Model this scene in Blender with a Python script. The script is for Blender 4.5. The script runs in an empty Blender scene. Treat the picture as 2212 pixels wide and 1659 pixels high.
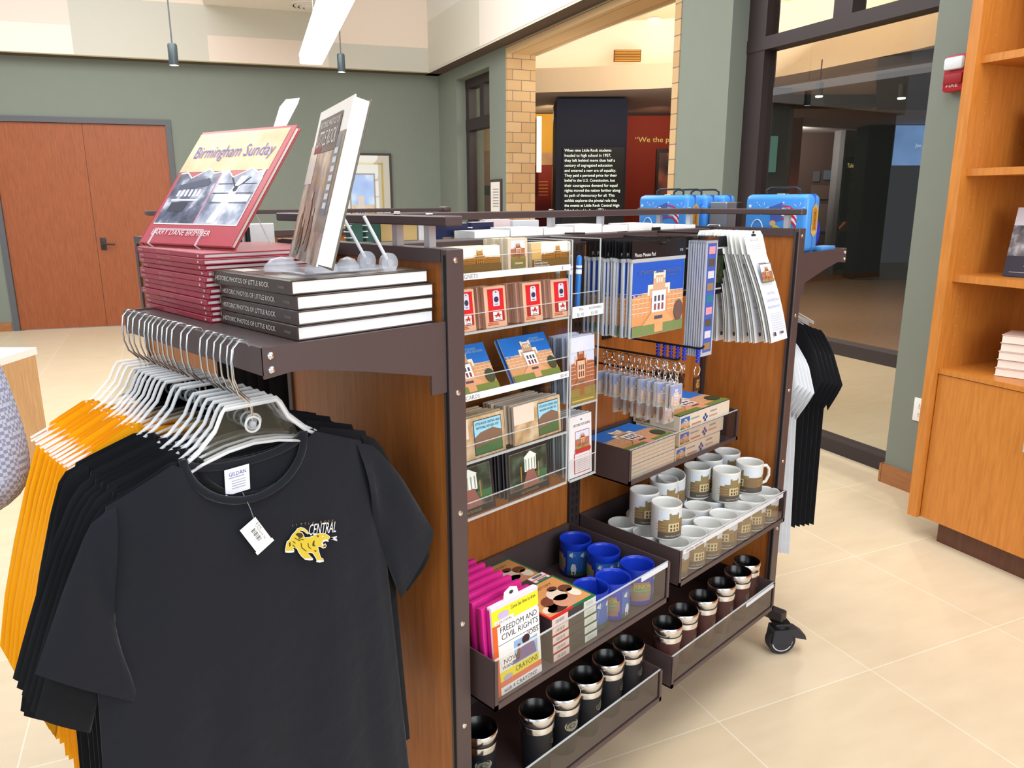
import bpy, bmesh, math, random
import numpy as np
from mathutils import Matrix, Vector
random.seed(7)
SC = bpy.context.scene
COL = SC.collection
# ------------------------------------------------------------------ camera
CF = 1641.2
PIT, ROL, YAW, YRM = math.radians(13.555), math.radians(-0.106), math.radians(45.084), math.radians(-24.187)
CAM = np.array([0, 0, 1.45])
_f0 = np.array([math.cos(YAW), math.sin(YAW), 0]); _r0 = np.array([math.sin(YAW), -math.cos(YAW), 0]); _z = np.array([0, 0, 1.0])
_fw = math.cos(PIT)*_f0 - math.sin(PIT)*_z; _up0 = math.sin(PIT)*_f0 + math.cos(PIT)*_z
_r = math.cos(ROL)*_r0 + math.sin(ROL)*_up0; _up = -math.sin(ROL)*_r0 + math.cos(ROL)*_up0
cam_d = bpy.data.cameras.new('camera'); cam = bpy.data.objects.new('camera', cam_d); COL.objects.link(cam)
cam_d.sensor_width = 36; cam_d.lens = CF/2212*36; cam_d.clip_start = .02; cam_d.clip_end = 100
cam.matrix_world = Matrix(((_r[0], _up[0], -_fw[0], 0), (_r[1], _up[1], -_fw[1], 0), (_r[2], _up[2], -_fw[2], 1.45), (0, 0, 0, 1)))
SC.camera = cam
# ------------------------------------------------------------------ light and exposure
SC.view_settings.view_transform = 'Standard'; SC.view_settings.look = 'None'; SC.view_settings.gamma = 1
SC.view_settings.use_curve_mapping = False; SC.view_settings.exposure = 0.0
SC.display_settings.display_device = 'sRGB'
wd = bpy.data.worlds.new('daylight'); SC.world = wd; wd.use_nodes = True
wd.node_tree.nodes['Background'].inputs[0].default_value = (.86, .93, 1, 1)
wd.node_tree.nodes['Background'].inputs[1].default_value = 0.75
RR = math.sin(YRM)*_r0 + math.cos(YRM)*_f0       # depth direction of the room
WW = math.cos(YRM)*_r0 - math.sin(YRM)*_f0       # across the room, towards the glass wall
MRW = Matrix(((WW[0], RR[0], 0, 0), (WW[1], RR[1], 0, 0), (0, 0, 1, 0), (0, 0, 0, 1)))   # room frame (W, R, z)
def rw(w, r, z=0): return MRW @ Vector((w, r, z))
def area(name, loc, target, sx, sy, power, color=(1, 1, 1)):
    l = bpy.data.lights.new(name, 'AREA'); l.shape = 'RECTANGLE'; l.size = sx; l.size_y = sy; l.energy = power; l.color = color
    o = bpy.data.objects.new(name, l); COL.objects.link(o); o.location = loc
    o.rotation_euler = (Vector(target)-Vector(loc)).to_track_quat('-Z', 'Y').to_euler(); return o
def spot(name, loc, target, power, ang, color=(1, 1, 1), size=.05):
    l = bpy.data.lights.new(name, 'SPOT'); l.energy = power; l.spot_size = math.radians(ang); l.spot_blend = .6; l.color = color; l.shadow_soft_size = size
    o = bpy.data.objects.new(name, l); COL.objects.link(o); o.location = loc
    o.rotation_euler = (Vector(target)-Vector(loc)).to_track_quat('-Z', 'Y').to_euler(); return o
area('skylight_over_shop', rw(1.2, 1.0, 4.3), rw(1.2, 1.6, 0), 4.0, 3.0, 150, (1, .98, .95))
area('skylight_deep', rw(-.2, 6.2, 4.3), rw(-.2, 6.4, 0), 4.5, 4.0, 330, (1, .98, .94))
area('window_daylight', rw(-3.2, -1.2, 2.3), rw(.8, 2.2, .9), 3.0, 2.4, 45, (.9, .95, 1))
area('shop_window_right', rw(1.6, -2.4, 2.2), rw(1.3, 1.5, .8), 3.0, 2.2, 110, (.95, .97, 1))
# gallery cove light, then unseen spots added to brighten floors and pale wall
area('rotunda_cove', rw(5.2, 6.0, 2.95), rw(5.0, 6.5, 4), 1.6, 3.0, 80, (1, .93, .82))
for n_, p_, q_, w_, c_ in (('rotunda_fill', (4.6, 4.2, 3.5), (4.7, 4.2, 0), 130, (1, .92, .8)), ('rotunda_fill', (5.0, 6.2, 3.5), (5.3, 6.0, 0), 70, (1, .92, .8)), ('rotunda_fill', (4.3, 2.9, 3.0), (4.2, 3.0, 0), 60, (1, .9, .76)), ('gallery_wall_fill', (10.5, 11.0, 2.6), (12.5, 14.0, 2.0), 170, (1, .95, .84)), ('gallery_fill', (8.0, 8.2, 2.65), (8.6, 8.8, 0), 120, (1, .86, .7)), ('gallery_fill', (7.6, 6.4, 2.65), (9.5, 8.0, .4), 90, (.9, .92, 1))):
    spot(n_, rw(*p_), rw(*q_), w_, 120, c_, .06)
# ------------------------------------------------------------------ pixel helpers (photo 2212 x 1659)
def ray(x, y): return _fw + (x-1106)/CF*_r - (y-829.5)/CF*_up
def at(x, y, ax, val):
    d = ray(x, y); k = 'xyz'.index(ax); t = (val-CAM[k])/d[k]; return Vector(CAM+t*d)
def atp(x, y, p0, n):
    d = ray(x, y); n = np.array(n); t = ((np.array(p0)-CAM) @ n)/(d @ n); return Vector(CAM+t*d)
def toRW(p): return Vector((p[0]*WW[0]+p[1]*WW[1], p[0]*RR[0]+p[1]*RR[1], p[2]))
def atW(x, y, w): return toRW(atp(x, y, WW*w, WW))
def atR(x, y, r): return toRW(atp(x, y, RR*r, RR))
# ------------------------------------------------------------------ materials
def lin(c):
    c /= 255.0
    return c/12.92 if c <= .04045 else ((c+.055)/1.055)**2.4
_mc = {}
def C(r, g, b, rough=.55, metal=0.0, var=.05, scale=60, spec=.4):
    k = (r, g, b, rough, metal, var, scale, spec)
    if k in _mc: return _mc[k]
    m = bpy.data.materials.new('paint_%d_%d_%d' % (r, g, b)); m.use_nodes = True; nt = m.node_tree
    p = nt.nodes['Principled BSDF']; p.inputs['Roughness'].default_value = rough; p.inputs['Metallic'].default_value = metal
    p.inputs['Specular IOR Level'].default_value = spec
    c = (lin(r), lin(g), lin(b), 1)
    if var:
        tc = nt.nodes.new('ShaderNodeTexCoord'); n = nt.nodes.new('ShaderNodeTexNoise'); n.inputs['Scale'].default_value = scale
        mx = nt.nodes.new('ShaderNodeMix'); mx.data_type = 'RGBA'
        mx.inputs[6].default_value = tuple(min(1, v*(1-var)) for v in c[:3])+(1,); mx.inputs[7].default_value = tuple(min(1, v*(1+var)) for v in c[:3])+(1,)
        nt.links.new(tc.outputs['Object'], n.inputs['Vector']); nt.links.new(n.outputs[0], mx.inputs[0]); nt.links.new(mx.outputs[2], p.inputs['Base Color'])
    else: p.inputs['Base Color'].default_value = c
    _mc[k] = m; return m
def emit(name, rgb, s):
    m = bpy.data.materials.new(name); m.use_nodes = True; nt = m.node_tree; nt.nodes.clear()
    e = nt.nodes.new('ShaderNodeEmission'); e.inputs[0].default_value = tuple(lin(v) for v in rgb)+(1,); e.inputs[1].default_value = s
    o = nt.nodes.new('ShaderNodeOutputMaterial'); nt.links.new(e.outputs[0], o.inputs[0]); return m
def clearmat(name, tint=(.96, .98, .98), base=.03, k=1.0, rough=.03, ior=1.47):
    m = bpy.data.materials.new(name); m.use_nodes = True; nt = m.node_tree; nt.nodes.clear()
    t = nt.nodes.new('ShaderNodeBsdfTransparent'); t.inputs[0].default_value = tint+(1,)
    g = nt.nodes.new('ShaderNodeBsdfGlossy'); g.inputs['Roughness'].default_value = rough; g.inputs[0].default_value = (1, 1, 1, 1)
    f = nt.nodes.new('ShaderNodeFresnel'); f.inputs[0].default_value = ior
    a = nt.nodes.new('ShaderNodeMath'); a.operation = 'MULTIPLY_ADD'; a.inputs[1].default_value = k; a.inputs[2].default_value = base; a.use_clamp = True
    mx = nt.nodes.new('ShaderNodeMixShader'); o = nt.nodes.new('ShaderNodeOutputMaterial')
    ge = nt.nodes.new('ShaderNodeNewGeometry'); iv = nt.nodes.new('ShaderNodeMath'); iv.operation = 'MULTIPLY_ADD'; iv.inputs[1].default_value = -1; iv.inputs[2].default_value = 1; mu = nt.nodes.new('ShaderNodeMath'); mu.operation = 'MULTIPLY'
    nt.links.new(ge.outputs['Backfacing'], iv.inputs[0]); nt.links.new(f.outputs[0], a.inputs[0]); nt.links.new(a.outputs[0], mu.inputs[0]); nt.links.new(iv.outputs[0], mu.inputs[1]); nt.links.new(mu.outputs[0], mx.inputs[0]); nt.links.new(t.outputs[0], mx.inputs[1]); nt.links.new(g.outputs[0], mx.inputs[2]); nt.links.new(mx.outputs[0], o.inputs[0]); return m
def frosted(name, rgb, fac):
    m = bpy.data.materials.new(name); m.use_nodes = True; nt = m.node_tree; nt.nodes.clear()
    t = nt.nodes.new('ShaderNodeBsdfTransparent'); p = nt.nodes.new('ShaderNodeBsdfPrincipled'); p.inputs['Base Color'].default_value = tuple(lin(v) for v in rgb)+(1,); p.inputs['Roughness'].default_value = .15
    mx = nt.nodes.new('ShaderNodeMixShader'); mx.inputs[0].default_value = fac; o = nt.nodes.new('ShaderNodeOutputMaterial')
    nt.links.new(t.outputs[0], mx.inputs[1]); nt.links.new(p.outputs[0], mx.inputs[2]); nt.links.new(mx.outputs[0], o.inputs[0]); return m
def wood(name, c1, c2, scale=(14, 14, 1.2), rough=.4):
    m = bpy.data.materials.new(name); m.use_nodes = True; nt = m.node_tree; p = nt.nodes['Principled BSDF']; p.inputs['Roughness'].default_value = rough
    tc = nt.nodes.new('ShaderNodeTexCoord'); mp = nt.nodes.new('ShaderNodeMapping'); mp.inputs['Scale'].default_value = scale
    n = nt.nodes.new('ShaderNodeTexNoise'); n.inputs['Scale'].default_value = 6; n.inputs['Detail'].default_value = 8; n.inputs['Distortion'].default_value = .6
    r = nt.nodes.new('ShaderNodeValToRGB'); r.color_ramp.elements[0].color = tuple(lin(v) for v in c1)+(1,); r.color_ramp.elements[1].color = tuple(lin(v) for v in c2)+(1,)
    r.color_ramp.elements[0].position = .3; r.color_ramp.elements[1].position = .7
    nt.links.new(tc.outputs['Object'], mp.inputs[0]); nt.links.new(mp.outputs[0], n.inputs['Vector']); nt.links.new(n.outputs[0], r.inputs[0]); nt.links.new(r.outputs[0], p.inputs['Base Color']); return m
def fabric(name, rgb, scale=900, rough=.95):
    m = bpy.data.materials.new(name); m.use_nodes = True; nt = m.node_tree; p = nt.nodes['Principled BSDF']; p.inputs['Roughness'].default_value = rough
    p.inputs['Base Color'].default_value = tuple(lin(v) for v in rgb)+(1,); p.inputs['Specular IOR Level'].default_value = .1
    p.inputs['Sheen Weight'].default_value = .15; p.inputs['Sheen Roughness'].default_value = .5
    tc = nt.nodes.new('ShaderNodeTexCoord'); n = nt.nodes.new('ShaderNodeTexNoise'); n.inputs['Scale'].default_value = 14; n.inputs['Detail'].default_value = 3
    b = nt.nodes.new('ShaderNodeBump'); b.inputs['Strength'].default_value = .25; b.inputs['Distance'].default_value = .02
    nt.links.new(tc.outputs['Object'], n.inputs['Vector']); nt.links.new(n.outputs[0], b.inputs['Height']); nt.links.new(b.outputs[0], p.inputs['Normal']); return m
def picture(name, cols, scale=30, rough=.35, detail=4, mapscale=(1, 1, 1)):
    """a printed photograph: soft blotches of the given colours"""
    m = bpy.data.materials.new(name); m.use_nodes = True; nt = m.node_tree; p = nt.nodes['Principled BSDF']; p.inputs['Roughness'].default_value = rough
    tc = nt.nodes.new('ShaderNodeTexCoord'); mp = nt.nodes.new('ShaderNodeMapping'); mp.inputs['Scale'].default_value = mapscale
    n = nt.nodes.new('ShaderNodeTexNoise'); n.inputs['Scale'].default_value = scale; n.inputs['Detail'].default_value = detail
    r = nt.nodes.new('ShaderNodeValToRGB'); k = len(cols)
    while len(r.color_ramp.elements) < k: r.color_ramp.elements.new(.5)
    for i, c in enumerate(cols):
        r.color_ramp.elements[i].position = .3+.4*i/(k-1); r.color_ramp.elements[i].color = tuple(lin(v) for v in c)+(1,)
    nt.links.new(tc.outputs['Object'], mp.inputs[0]); nt.links.new(mp.outputs[0], n.inputs['Vector']); nt.links.new(n.outputs[0], r.inputs[0]); nt.links.new(r.outputs[0], p.inputs['Base Color']); return m
ACR = clearmat('clear_acrylic', (.965, .975, .975), .015, .8)
ACRE = frosted('acrylic_edge', (225, 232, 235), .5)
TRAYP = clearmat('tray_pane', (.93, .93, .93), .06, .8, .04)
GLASS = clearmat('window_glass', (.93, .95, .95), .02, .9, .01)
HANGP = clearmat('clear_hanger_plastic', (.9, .93, .95), .12, 1.0, .06)
STEEL = C(225, 225, 228, .18, 1.0, 0); WIRE = C(205, 208, 210, .22, 1.0, 0); BRUSH = C(196, 200, 206, .38, .55, 0)
FRAME = C(80, 66, 66, .4, .1, .06, 200); FRAMED = C(50, 41, 41, .45, 0, .05, 200); BLACK = C(16, 16, 18, .5, 0, 0); GAP = C(14, 12, 12, .8, 0, 0)
WOODP = wood('cherry_veneer', (148, 84, 34), (172, 104, 46)); WOODD = wood('door_veneer', (140, 74, 38), (160, 88, 48)); WOODS = wood('shelf_veneer', (186, 114, 42), (204, 130, 54))
WHITE = C(240, 240, 238, .6, 0, 0); PAPER = C(236, 234, 228, .8, 0, .04, 300); CREAM = C(226, 214, 190, .7)
# ------------------------------------------------------------------ mesh builder
_tc = {}
def glyphs(s):
    if s in _tc: return _tc[s]
    cu = bpy.data.curves.new('lettering', 'FONT'); cu.body = s; cu.size = 1; cu.resolution_u = 2
    o = bpy.data.objects.new('lettering', cu); COL.objects.link(o); dg = bpy.context.evaluated_depsgraph_get(); dg.update()
    me = bpy.data.meshes.new_from_object(o.evaluated_get(dg))
    vs = [(v.co.x, v.co.y) for v in me.vertices]; fs = [tuple(p.vertices) for p in me.polygons]
    bpy.data.objects.remove(o); bpy.data.curves.remove(cu); bpy.data.meshes.remove(me)
    w = max([v[0] for v in vs]+[.01]); _tc[s] = (vs, fs, w); return _tc[s]
class MB:
    def __init__(s, T=None): s.v = []; s.f = []; s.fm = []; s.mats = []; s.T = T.copy() if T else Matrix(); s.st = []; s.warp = None
    def mi(s, m):
        if m not in s.mats: s.mats.append(m)
        return s.mats.index(m)
    def push(s, M): s.st.append(s.T.copy()); s.T = s.T @ M; return s
    def pop(s): s.T = s.st.pop(); return s
    def add(s, p):
        p = Vector(p)
        if s.warp: p = Vector(s.warp(p))
        s.v.append(s.T @ p); return len(s.v)-1
    def face(s, pts, m): i = [s.add(p) for p in pts]; s.f.append(i); s.fm.append(s.mi(m))
    def grid(s, rows, m, cu=False, cv=False):
        k = s.mi(m); I = [[s.add(p) for p in r] for r in rows]; n = len(I); c = len(I[0])
        for a in range(n if cv else n-1):
            for b in range(c if cu else c-1):
                s.f.append([I[a][b], I[a][(b+1) % c], I[(a+1) % n][(b+1) % c], I[(a+1) % n][b]]); s.fm.append(k)
        return I
    def cap(s, ids, m): s.f.append(list(ids)); s.fm.append(s.mi(m))
    def box(s, x0, y0, z0, x1, y1, z1, m):
        k = s.mi(m); i = [s.add(p) for p in ((x0, y0, z0), (x1, y0, z0), (x1, y1, z0), (x0, y1, z0), (x0, y0, z1), (x1, y0, z1), (x1, y1, z1), (x0, y1, z1))]
        for q in ((3, 2, 1, 0), (4, 5, 6, 7), (0, 1, 5, 4), (1, 2, 6, 5), (2, 3, 7, 6), (3, 0, 4, 7)): s.f.append([i[j] for j in q]); s.fm.append(k)
    def rbox(s, x0, y0, z0, x1, y1, z1, r, m, seg=2):
        bm = bmesh.new(); bmesh.ops.create_cube(bm, size=1)
        for v in bm.verts: v.co = Vector(((x0+x1)/2+v.co.x*(x1-x0), (y0+y1)/2+v.co.y*(y1-y0), (z0+z1)/2+v.co.z*(z1-z0)))
        bmesh.ops.bevel(bm, geom=bm.edges[:], offset=r, segments=seg, affect='EDGES', profile=.5); s.bm(bm, m)
    def bm(s, bm, m):
        k = s.mi(m); bm.verts.index_update(); b = len(s.v)
        for v in bm.verts: s.add(v.co)
        for f in bm.faces: s.f.append([b+v.index for v in f.verts]); s.fm.append(k)
        bm.free()
    def prism(s, pts, z0, z1, m):
        n = len(pts); a = [s.add((p[0], p[1], z0)) for p in pts]; b = [s.add((p[0], p[1], z1)) for p in pts]; k = s.mi(m)
        s.f += [a[::-1], b]; s.fm += [k, k]
        for i in range(n): s.f.append([a[i], a[(i+1) % n], b[(i+1) % n], b[i]]); s.fm.append(k)
    def lathe(s, prof, n, m, c=(0, 0, 0), close=True):
        rows = [[(c[0]+r*math.cos(2*math.pi*i/n), c[1]+r*math.sin(2*math.pi*i/n), c[2]+z) for i in range(n)] for r, z in prof]
        I = s.grid(rows, m, cu=True)
        if close:
            if prof[0][0] > 1e-6: s.cap(I[0][::-1], m)
            if prof[-1][0] > 1e-6: s.cap(I[-1], m)
    def tube(s, pts, r, n, m, closed=False, ry=None):
        P = [Vector(p) for p in pts]; rows = []; L = len(P); up = None
        for i in range(L):
            a = P[(i-1) % L] if closed or i else P[0]; b = P[(i+1) % L] if closed or i < L-1 else P[-1]
            t = (b-a).normalized()
            if up is None: up = t.orthogonal().normalized()
            up = (up-t*up.dot(t)); up = up.normalized() if up.length > 1e-6 else t.orthogonal().normalized()
            q = t.cross(up); rr = r[i] if isinstance(r, (list, tuple)) else r
            rows.append([P[i]+up*(rr*math.cos(2*math.pi*j/n))+q*(rr*math.sin(2*math.pi*j/n)) for j in range(n)])
        I = s.grid(rows, m, cu=True, cv=closed)
        if not closed: s.cap(I[0][::-1], m); s.cap(I[-1], m)
    def cyl(s, a, b, r, n, m, r2=None): s.tube([a, b], [r, r2 if r2 is not None else r], n, m)
    # flat printing on the local plane (u, v), lifted along w
    def rect(s, u0, v0, u1, v1, m, l=.0004):
        n = max(1, int(abs(u1-u0)/.006)) if s.warp else 1
        for i in range(n):
            a = u0+(u1-u0)*i/n; b = u0+(u1-u0)*(i+1)/n; s.face(((a, v0, l), (b, v0, l), (b, v1, l), (a, v1, l)), m)
    def poly(s, pts, m, l=.0006): s.face([(p[0], p[1], l) for p in pts], m)
    def ell(s, u, v, ru, rv, m, l=.0008, n=18): s.face([(u+ru*math.cos(2*math.pi*i/n), v+rv*math.sin(2*math.pi*i/n), l) for i in range(n)], m)
    def text(s, t, u, v, h, m, l=.001, al='l', w=None):
        vs, fs, tw = glyphs(t); k = h/.7; kx = k
        if w and (tw*k > w or w < 0): kx = abs(w)/tw
        W = tw*kx; du = u-(W/2 if al == 'c' else W if al == 'r' else 0); b = len(s.v); km = s.mi(m)
        for x, y in vs: s.add((du+x*kx, v+y*k, l))
        for f in fs: s.f.append([b+i for i in f]); s.fm.append(km)
    def build(s, name, parent=None, label=None, smooth=35):
        off = parent.matrix_world.translation if parent else Vector()
        if parent and parent.parent: off = off
        o0 = Vector(parent['_o']) if parent and '_o' in parent else Vector()
        me = bpy.data.meshes.new(name); me.from_pydata([v-o0 for v in s.v], [], s.f)
        for m in s.mats: me.materials.append(m)
        for p, k in zip(me.polygons, s.fm): p.material_index = k
        if smooth:
            for p in me.polygons: p.use_smooth = True
            me.set_sharp_from_angle(angle=math.radians(smooth))
        me.update()
        o = bpy.data.objects.new(name, me); COL.objects.link(o)
        if parent: o.parent = parent; o['_o'] = tuple(o0)
        if label: o['label'] = label
        return o
def tag(o, label=None, cat=None, group=None, kind=None):
    if label: o['label'] = label
    if cat: o['category'] = cat
    if group: o['group'] = group
    if kind: o['kind'] = kind
    return o
def struct(o): o['kind'] = 'structure'; return o
def thing(name, label, cat, loc=(0, 0, 0), group=None):
    o = bpy.data.objects.new(name, None); COL.objects.link(o); o.empty_display_size = .05; o.location = loc; o['_o'] = tuple(loc); tag(o, label, cat, group); return o
def kids(o): return [c for c in bpy.data.objects if c.parent == o]
def dup(o, label=None, loc=None, rot=None, group=None, scale=None, par=None):
    c = o.copy(); COL.objects.link(c)
    if par: c.parent = par
    else:
        if loc is not None: c.location = loc
        if rot is not None: c.rotation_euler = rot
        if scale is not None: c.scale = (scale,)*3
        if label: c['label'] = label
        if group: c['group'] = group
    for ch in list(o.children): dup(ch, par=c)
    return c
# local printing planes: u right, v up, w towards the viewer
def plane(o, u, v):
    u = Vector(u).normalized(); v = Vector(v).normalized(); w = u.cross(v)
    return Matrix(((u.x, v.x, w.x, o[0]), (u.y, v.y, w.y, o[1]), (u.z, v.z, w.z, o[2]), (0, 0, 0, 1)))
def front(x, y, z): return plane((x, y, z), (1, 0, 0), (0, 0, 1))       # faces -y
def side(x, y, z): return plane((x, y, z), (0, -1, 0), (0, 0, 1))       # faces -x
def top(x, y, z): return plane((x, y, z), (1, 0, 0), (0, 1, 0))
ORD = ['first', 'second', 'third', 'fourth', 'fifth', 'sixth', 'seventh', 'eighth', 'ninth', 'tenth', 'eleventh', 'twelfth', 'thirteenth', 'fourteenth', 'fifteenth', 'sixteenth', 'seventeenth', 'eighteenth', 'nineteenth', 'twentieth']
# printed view of the school front, used on most of the goods
PAL = {
 'blue': dict(sky=C(24, 108, 196), wing=C(206, 150, 100), trim=C(238, 226, 210), tower=C(196, 160, 128), port=C(232, 232, 232), arch=C(60, 62, 84), base=C(222, 158, 118), grass=C(112, 132, 60), tree=C(52, 66, 44), door=C(122, 54, 44)),
 'deep': dict(sky=C(34, 84, 186), wing=C(214, 150, 98), trim=C(240, 226, 206), tower=C(206, 166, 136), port=C(224, 226, 238), arch=C(84, 78, 92), base=C(222, 162, 110), grass=C(120, 136, 84), tree=C(110, 84, 76), door=C(142, 84, 84)),
 'sepia': dict(sky=C(232, 226, 216), wing=C(150, 98, 34), trim=C(206, 164, 84), tower=C(160, 100, 46), port=C(178, 126, 50), arch=C(104, 70, 30), base=C(126, 90, 36), grass=C(104, 92, 52), tree=C(92, 84, 44), door=C(92, 60, 32)),
 'brick': dict(sky=C(206, 214, 236), wing=C(170, 106, 76), trim=C(226, 188, 162), tower=C(152, 86, 56), port=C(222, 176, 142), arch=C(104, 80, 78), base=C(160, 100, 66), grass=C(150, 132, 70), tree=C(120, 100, 60), door=C(112, 70, 60)),
 'mug': dict(sky=C(206, 216, 224), wing=C(128, 104, 72), trim=C(168, 140, 96), tower=C(138, 120, 78), port=C(206, 188, 140), arch=C(84, 74, 62), base=C(92, 82, 70), grass=C(84, 76, 68), tree=C(100, 92, 66), door=C(96, 82, 60)),
}
def school(mb, w, h, pal='blue', tree=True, cx=.5, l=.0004, tw=1.0):
    p = PAL[pal]; R = lambda a, b, c, d, m, k=0: mb.rect(max(0, a)*w, b*h, min(1, c)*w, d*h, p[m], l+k*.00025)
    t = lambda k: cx+(k-.5)*tw
    R(0, 0, 1, 1, 'sky')
    mb.poly([(0, .14*h), (w, .14*h), (w, .56*h), (t(.66)*w, .6*h), (t(.34)*w, .6*h), (0, .53*h)], p['wing'], l+.00025)
    for k in range(5):
        for a0, a1 in ((0, t(.3)), (t(.7), 1)):
            if a1-a0 > .08:
                y = .27+.065*k; R(a0, y+.045, a1, y+.052, 'trim', 2)
                n = 4
                for j in range(n): R(a0+(a1-a0)*(j+.25)/n, y, a0+(a1-a0)*(j+.7)/n, y+.035, 'base' if k % 2 else 'tower', 2)
    R(t(.26), .54, t(.74), .69, 'trim', 3); R(t(.3), .5, t(.7), .63, 'tower', 4); R(t(.37), .56, t(.63), .83, 'tower', 4)
    R(t(.37), .77, t(.42), .87, 'trim', 5); R(t(.58), .77, t(.63), .87, 'trim', 5); R(t(.42), .81, t(.58), .845, 'trim', 5)
    for k in range(3): R(t(.435+.05*k), .71, t(.465+.05*k), .78, 'trim', 5)
    R(t(.35), .3, t(.65), .6, 'port', 6)
    for k in range(3):
        R(t(.4+.08*k), .45, t(.445+.08*k), .53, 'arch', 7); R(t(.4+.08*k), .33, t(.445+.08*k), .42, 'door', 7)
    mb.poly([(t(.16)*w, .14*h), (t(.84)*w, .14*h), (t(.66)*w, .3*h), (t(.34)*w, .3*h)], p['base'], l+.0022)
    R(t(.41), .2, t(.59), .25, 'arch', 9); R(0, .0, 1, .14, 'grass', 9); R(t(.42), .02, t(.6), .14, 'base', 10)
    if tree: mb.ell(.9*w, .28*h, .09*w, .15*h, p['tree'], l+.0028)
# ================================================================== the room
def tiles():
    m = bpy.data.materials.new('stone_floor_tiles'); m.use_nodes = True; nt = m.node_tree; p = nt.nodes['Principled BSDF']
    tc = nt.nodes.new('ShaderNodeTexCoord'); mp = nt.nodes.new('ShaderNodeMapping'); mp.inputs['Location'].default_value = (-.11, -.28, 0)
    b = nt.nodes.new('ShaderNodeTexBrick'); b.offset = 0; b.inputs['Scale'].default_value = 1; b.inputs['Mortar Size'].default_value = .0022; b.inputs['Brick Width'].default_value = .6; b.inputs['Row Height'].default_value = .6; b.inputs['Mortar Smooth'].default_value = .3
    b.inputs['Color1'].default_value = tuple(lin(v) for v in (214, 197, 168))+(1,); b.inputs['Color2'].default_value = tuple(lin(v) for v in (219, 203, 176))+(1,); b.inputs['Mortar'].default_value = tuple(lin(v) for v in (232, 224, 204))+(1,)
    n = nt.nodes.new('ShaderNodeTexNoise'); n.inputs['Scale'].default_value = 5; n.inputs['Detail'].default_value = 6
    mp2 = nt.nodes.new('ShaderNodeMapping'); mp2.inputs['Scale'].default_value = (1, 3, 1)
    r = nt.nodes.new('ShaderNodeValToRGB'); r.color_ramp.elements[0].color = (.86, .83, .78, 1); r.color_ramp.elements[1].color = (1.04, 1.03, 1.02, 1)
    mx = nt.nodes.new('ShaderNodeMix'); mx.data_type = 'RGBA'; mx.blend_type = 'MULTIPLY'; mx.inputs[0].default_value = 1
    nt.links.new(tc.outputs['Object'], mp.inputs[0]); nt.links.new(mp.outputs[0], b.inputs['Vector']); nt.links.new(tc.outputs['Object'], mp2.inputs[0]); nt.links.new(mp2.outputs[0], n.inputs['Vector'])
    nt.links.new(n.outputs[0], r.inputs[0]); nt.links.new(b.outputs[0], mx.inputs[6]); nt.links.new(r.outputs[0], mx.inputs[7]); nt.links.new(mx.outputs[2], p.inputs['Base Color'])
    p.inputs['Roughness'].default_value = .33; p.inputs['Specular IOR Level'].default_value = .35; return m
def bricks():
    m = bpy.data.materials.new('buff_brick'); m.use_nodes = True; nt = m.node_tree; p = nt.nodes['Principled BSDF']; p.inputs['Roughness'].default_value = .85
    tc = nt.nodes.new('ShaderNodeTexCoord'); b = nt.nodes.new('ShaderNodeTexBrick'); mp = nt.nodes.new('ShaderNodeMapping'); mp.inputs['Rotation'].default_value = (math.radians(90), 0, 0)
    b.inputs['Scale'].default_value = 1; b.inputs['Brick Width'].default_value = .2; b.inputs['Row Height'].default_value = .102; b.inputs['Mortar Size'].default_value = .004
    b.inputs['Color1'].default_value = tuple(lin(v) for v in (200, 170, 128))+(1,); b.inputs['Color2'].default_value = tuple(lin(v) for v in (184, 150, 106))+(1,); b.inputs['Mortar'].default_value = tuple(lin(v) for v in (128, 108, 92))+(1,)
    nt.links.new(tc.outputs['Object'], mp.inputs[0]); nt.links.new(mp.outputs[0], b.inputs['Vector']); nt.links.new(b.outputs[0], p.inputs['Base Color']); return m
GREEN = C(124, 131, 121, .8, 0, .03, 8); GREEND = C(98, 106, 100, .8, 0, .03, 8); SOFFSHADE = C(92, 78, 70, .85)  # last one: soffit underside, its shade put into the dark colour
BRICK = bricks(); DKFR = C(52, 42, 43, .45, 0, .05)
BASEW = wood('baseboard_wood', (150, 96, 56), (170, 112, 66), (2, 2, 14))
f = MB(); f.box(-9, -4, -.06, 6.0, 13, 0, tiles()); o = struct(f.build('floor')); o.matrix_world = MRW
f = MB(); f.box(6.0, -1, -.06, 20, 24, 0, wood('gallery_floor_wood', (150, 112, 78), (176, 134, 94), (3, 3, 3), .3)); o = struct(f.build('floor')); o.name = 'floor_gallery'; o.matrix_world = MRW
def rwb(name, boxes, m, kind=True, parent=None):
    b = MB()
    for q in boxes: b.box(*q, m)
    o = b.build(name, parent); o.matrix_world = MRW
    return struct(o) if kind else o
ZS = 2.985
# ---
rwb('wall_right', [(3.35, 9.07, 0, 3.7, 10.3, ZS), (3.35, 8.04, 2.85, 3.7, 9.07, ZS), (3.35, 7.584, 0, 3.66, 8.04, ZS), (3.352, 4.63, 2.97, 3.66, 7.6, ZS), (3.35, 4.105, 0, 3.66, 4.632, ZS), (3.35, 2.3, 2.96, 3.66, 4.11, ZS), (3.35, -1.6, 0, 3.7, 2.66, ZS)], GREEN)
rwb('trim_1', [(3.343, 7.54, 0, 3.66, 7.584, 2.9), (3.343, 4.632, 0, 3.66, 4.702, 2.9), (3.343, 4.632, 2.9, 3.66, 7.584, 2.972)], BRICK)
rwb('baseboard_right', [(3.332, -1.6, 0, 3.35, 2.664, .1), (3.332, 2.66, 0, 3.5, 2.676, .1), (3.332, 4.1, 0, 3.35, 4.632, .1), (3.332, 7.584, 0, 3.35, 8.04, .1), (3.332, 9.07, 0, 3.35, 9.75, .1)], BASEW)
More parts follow.
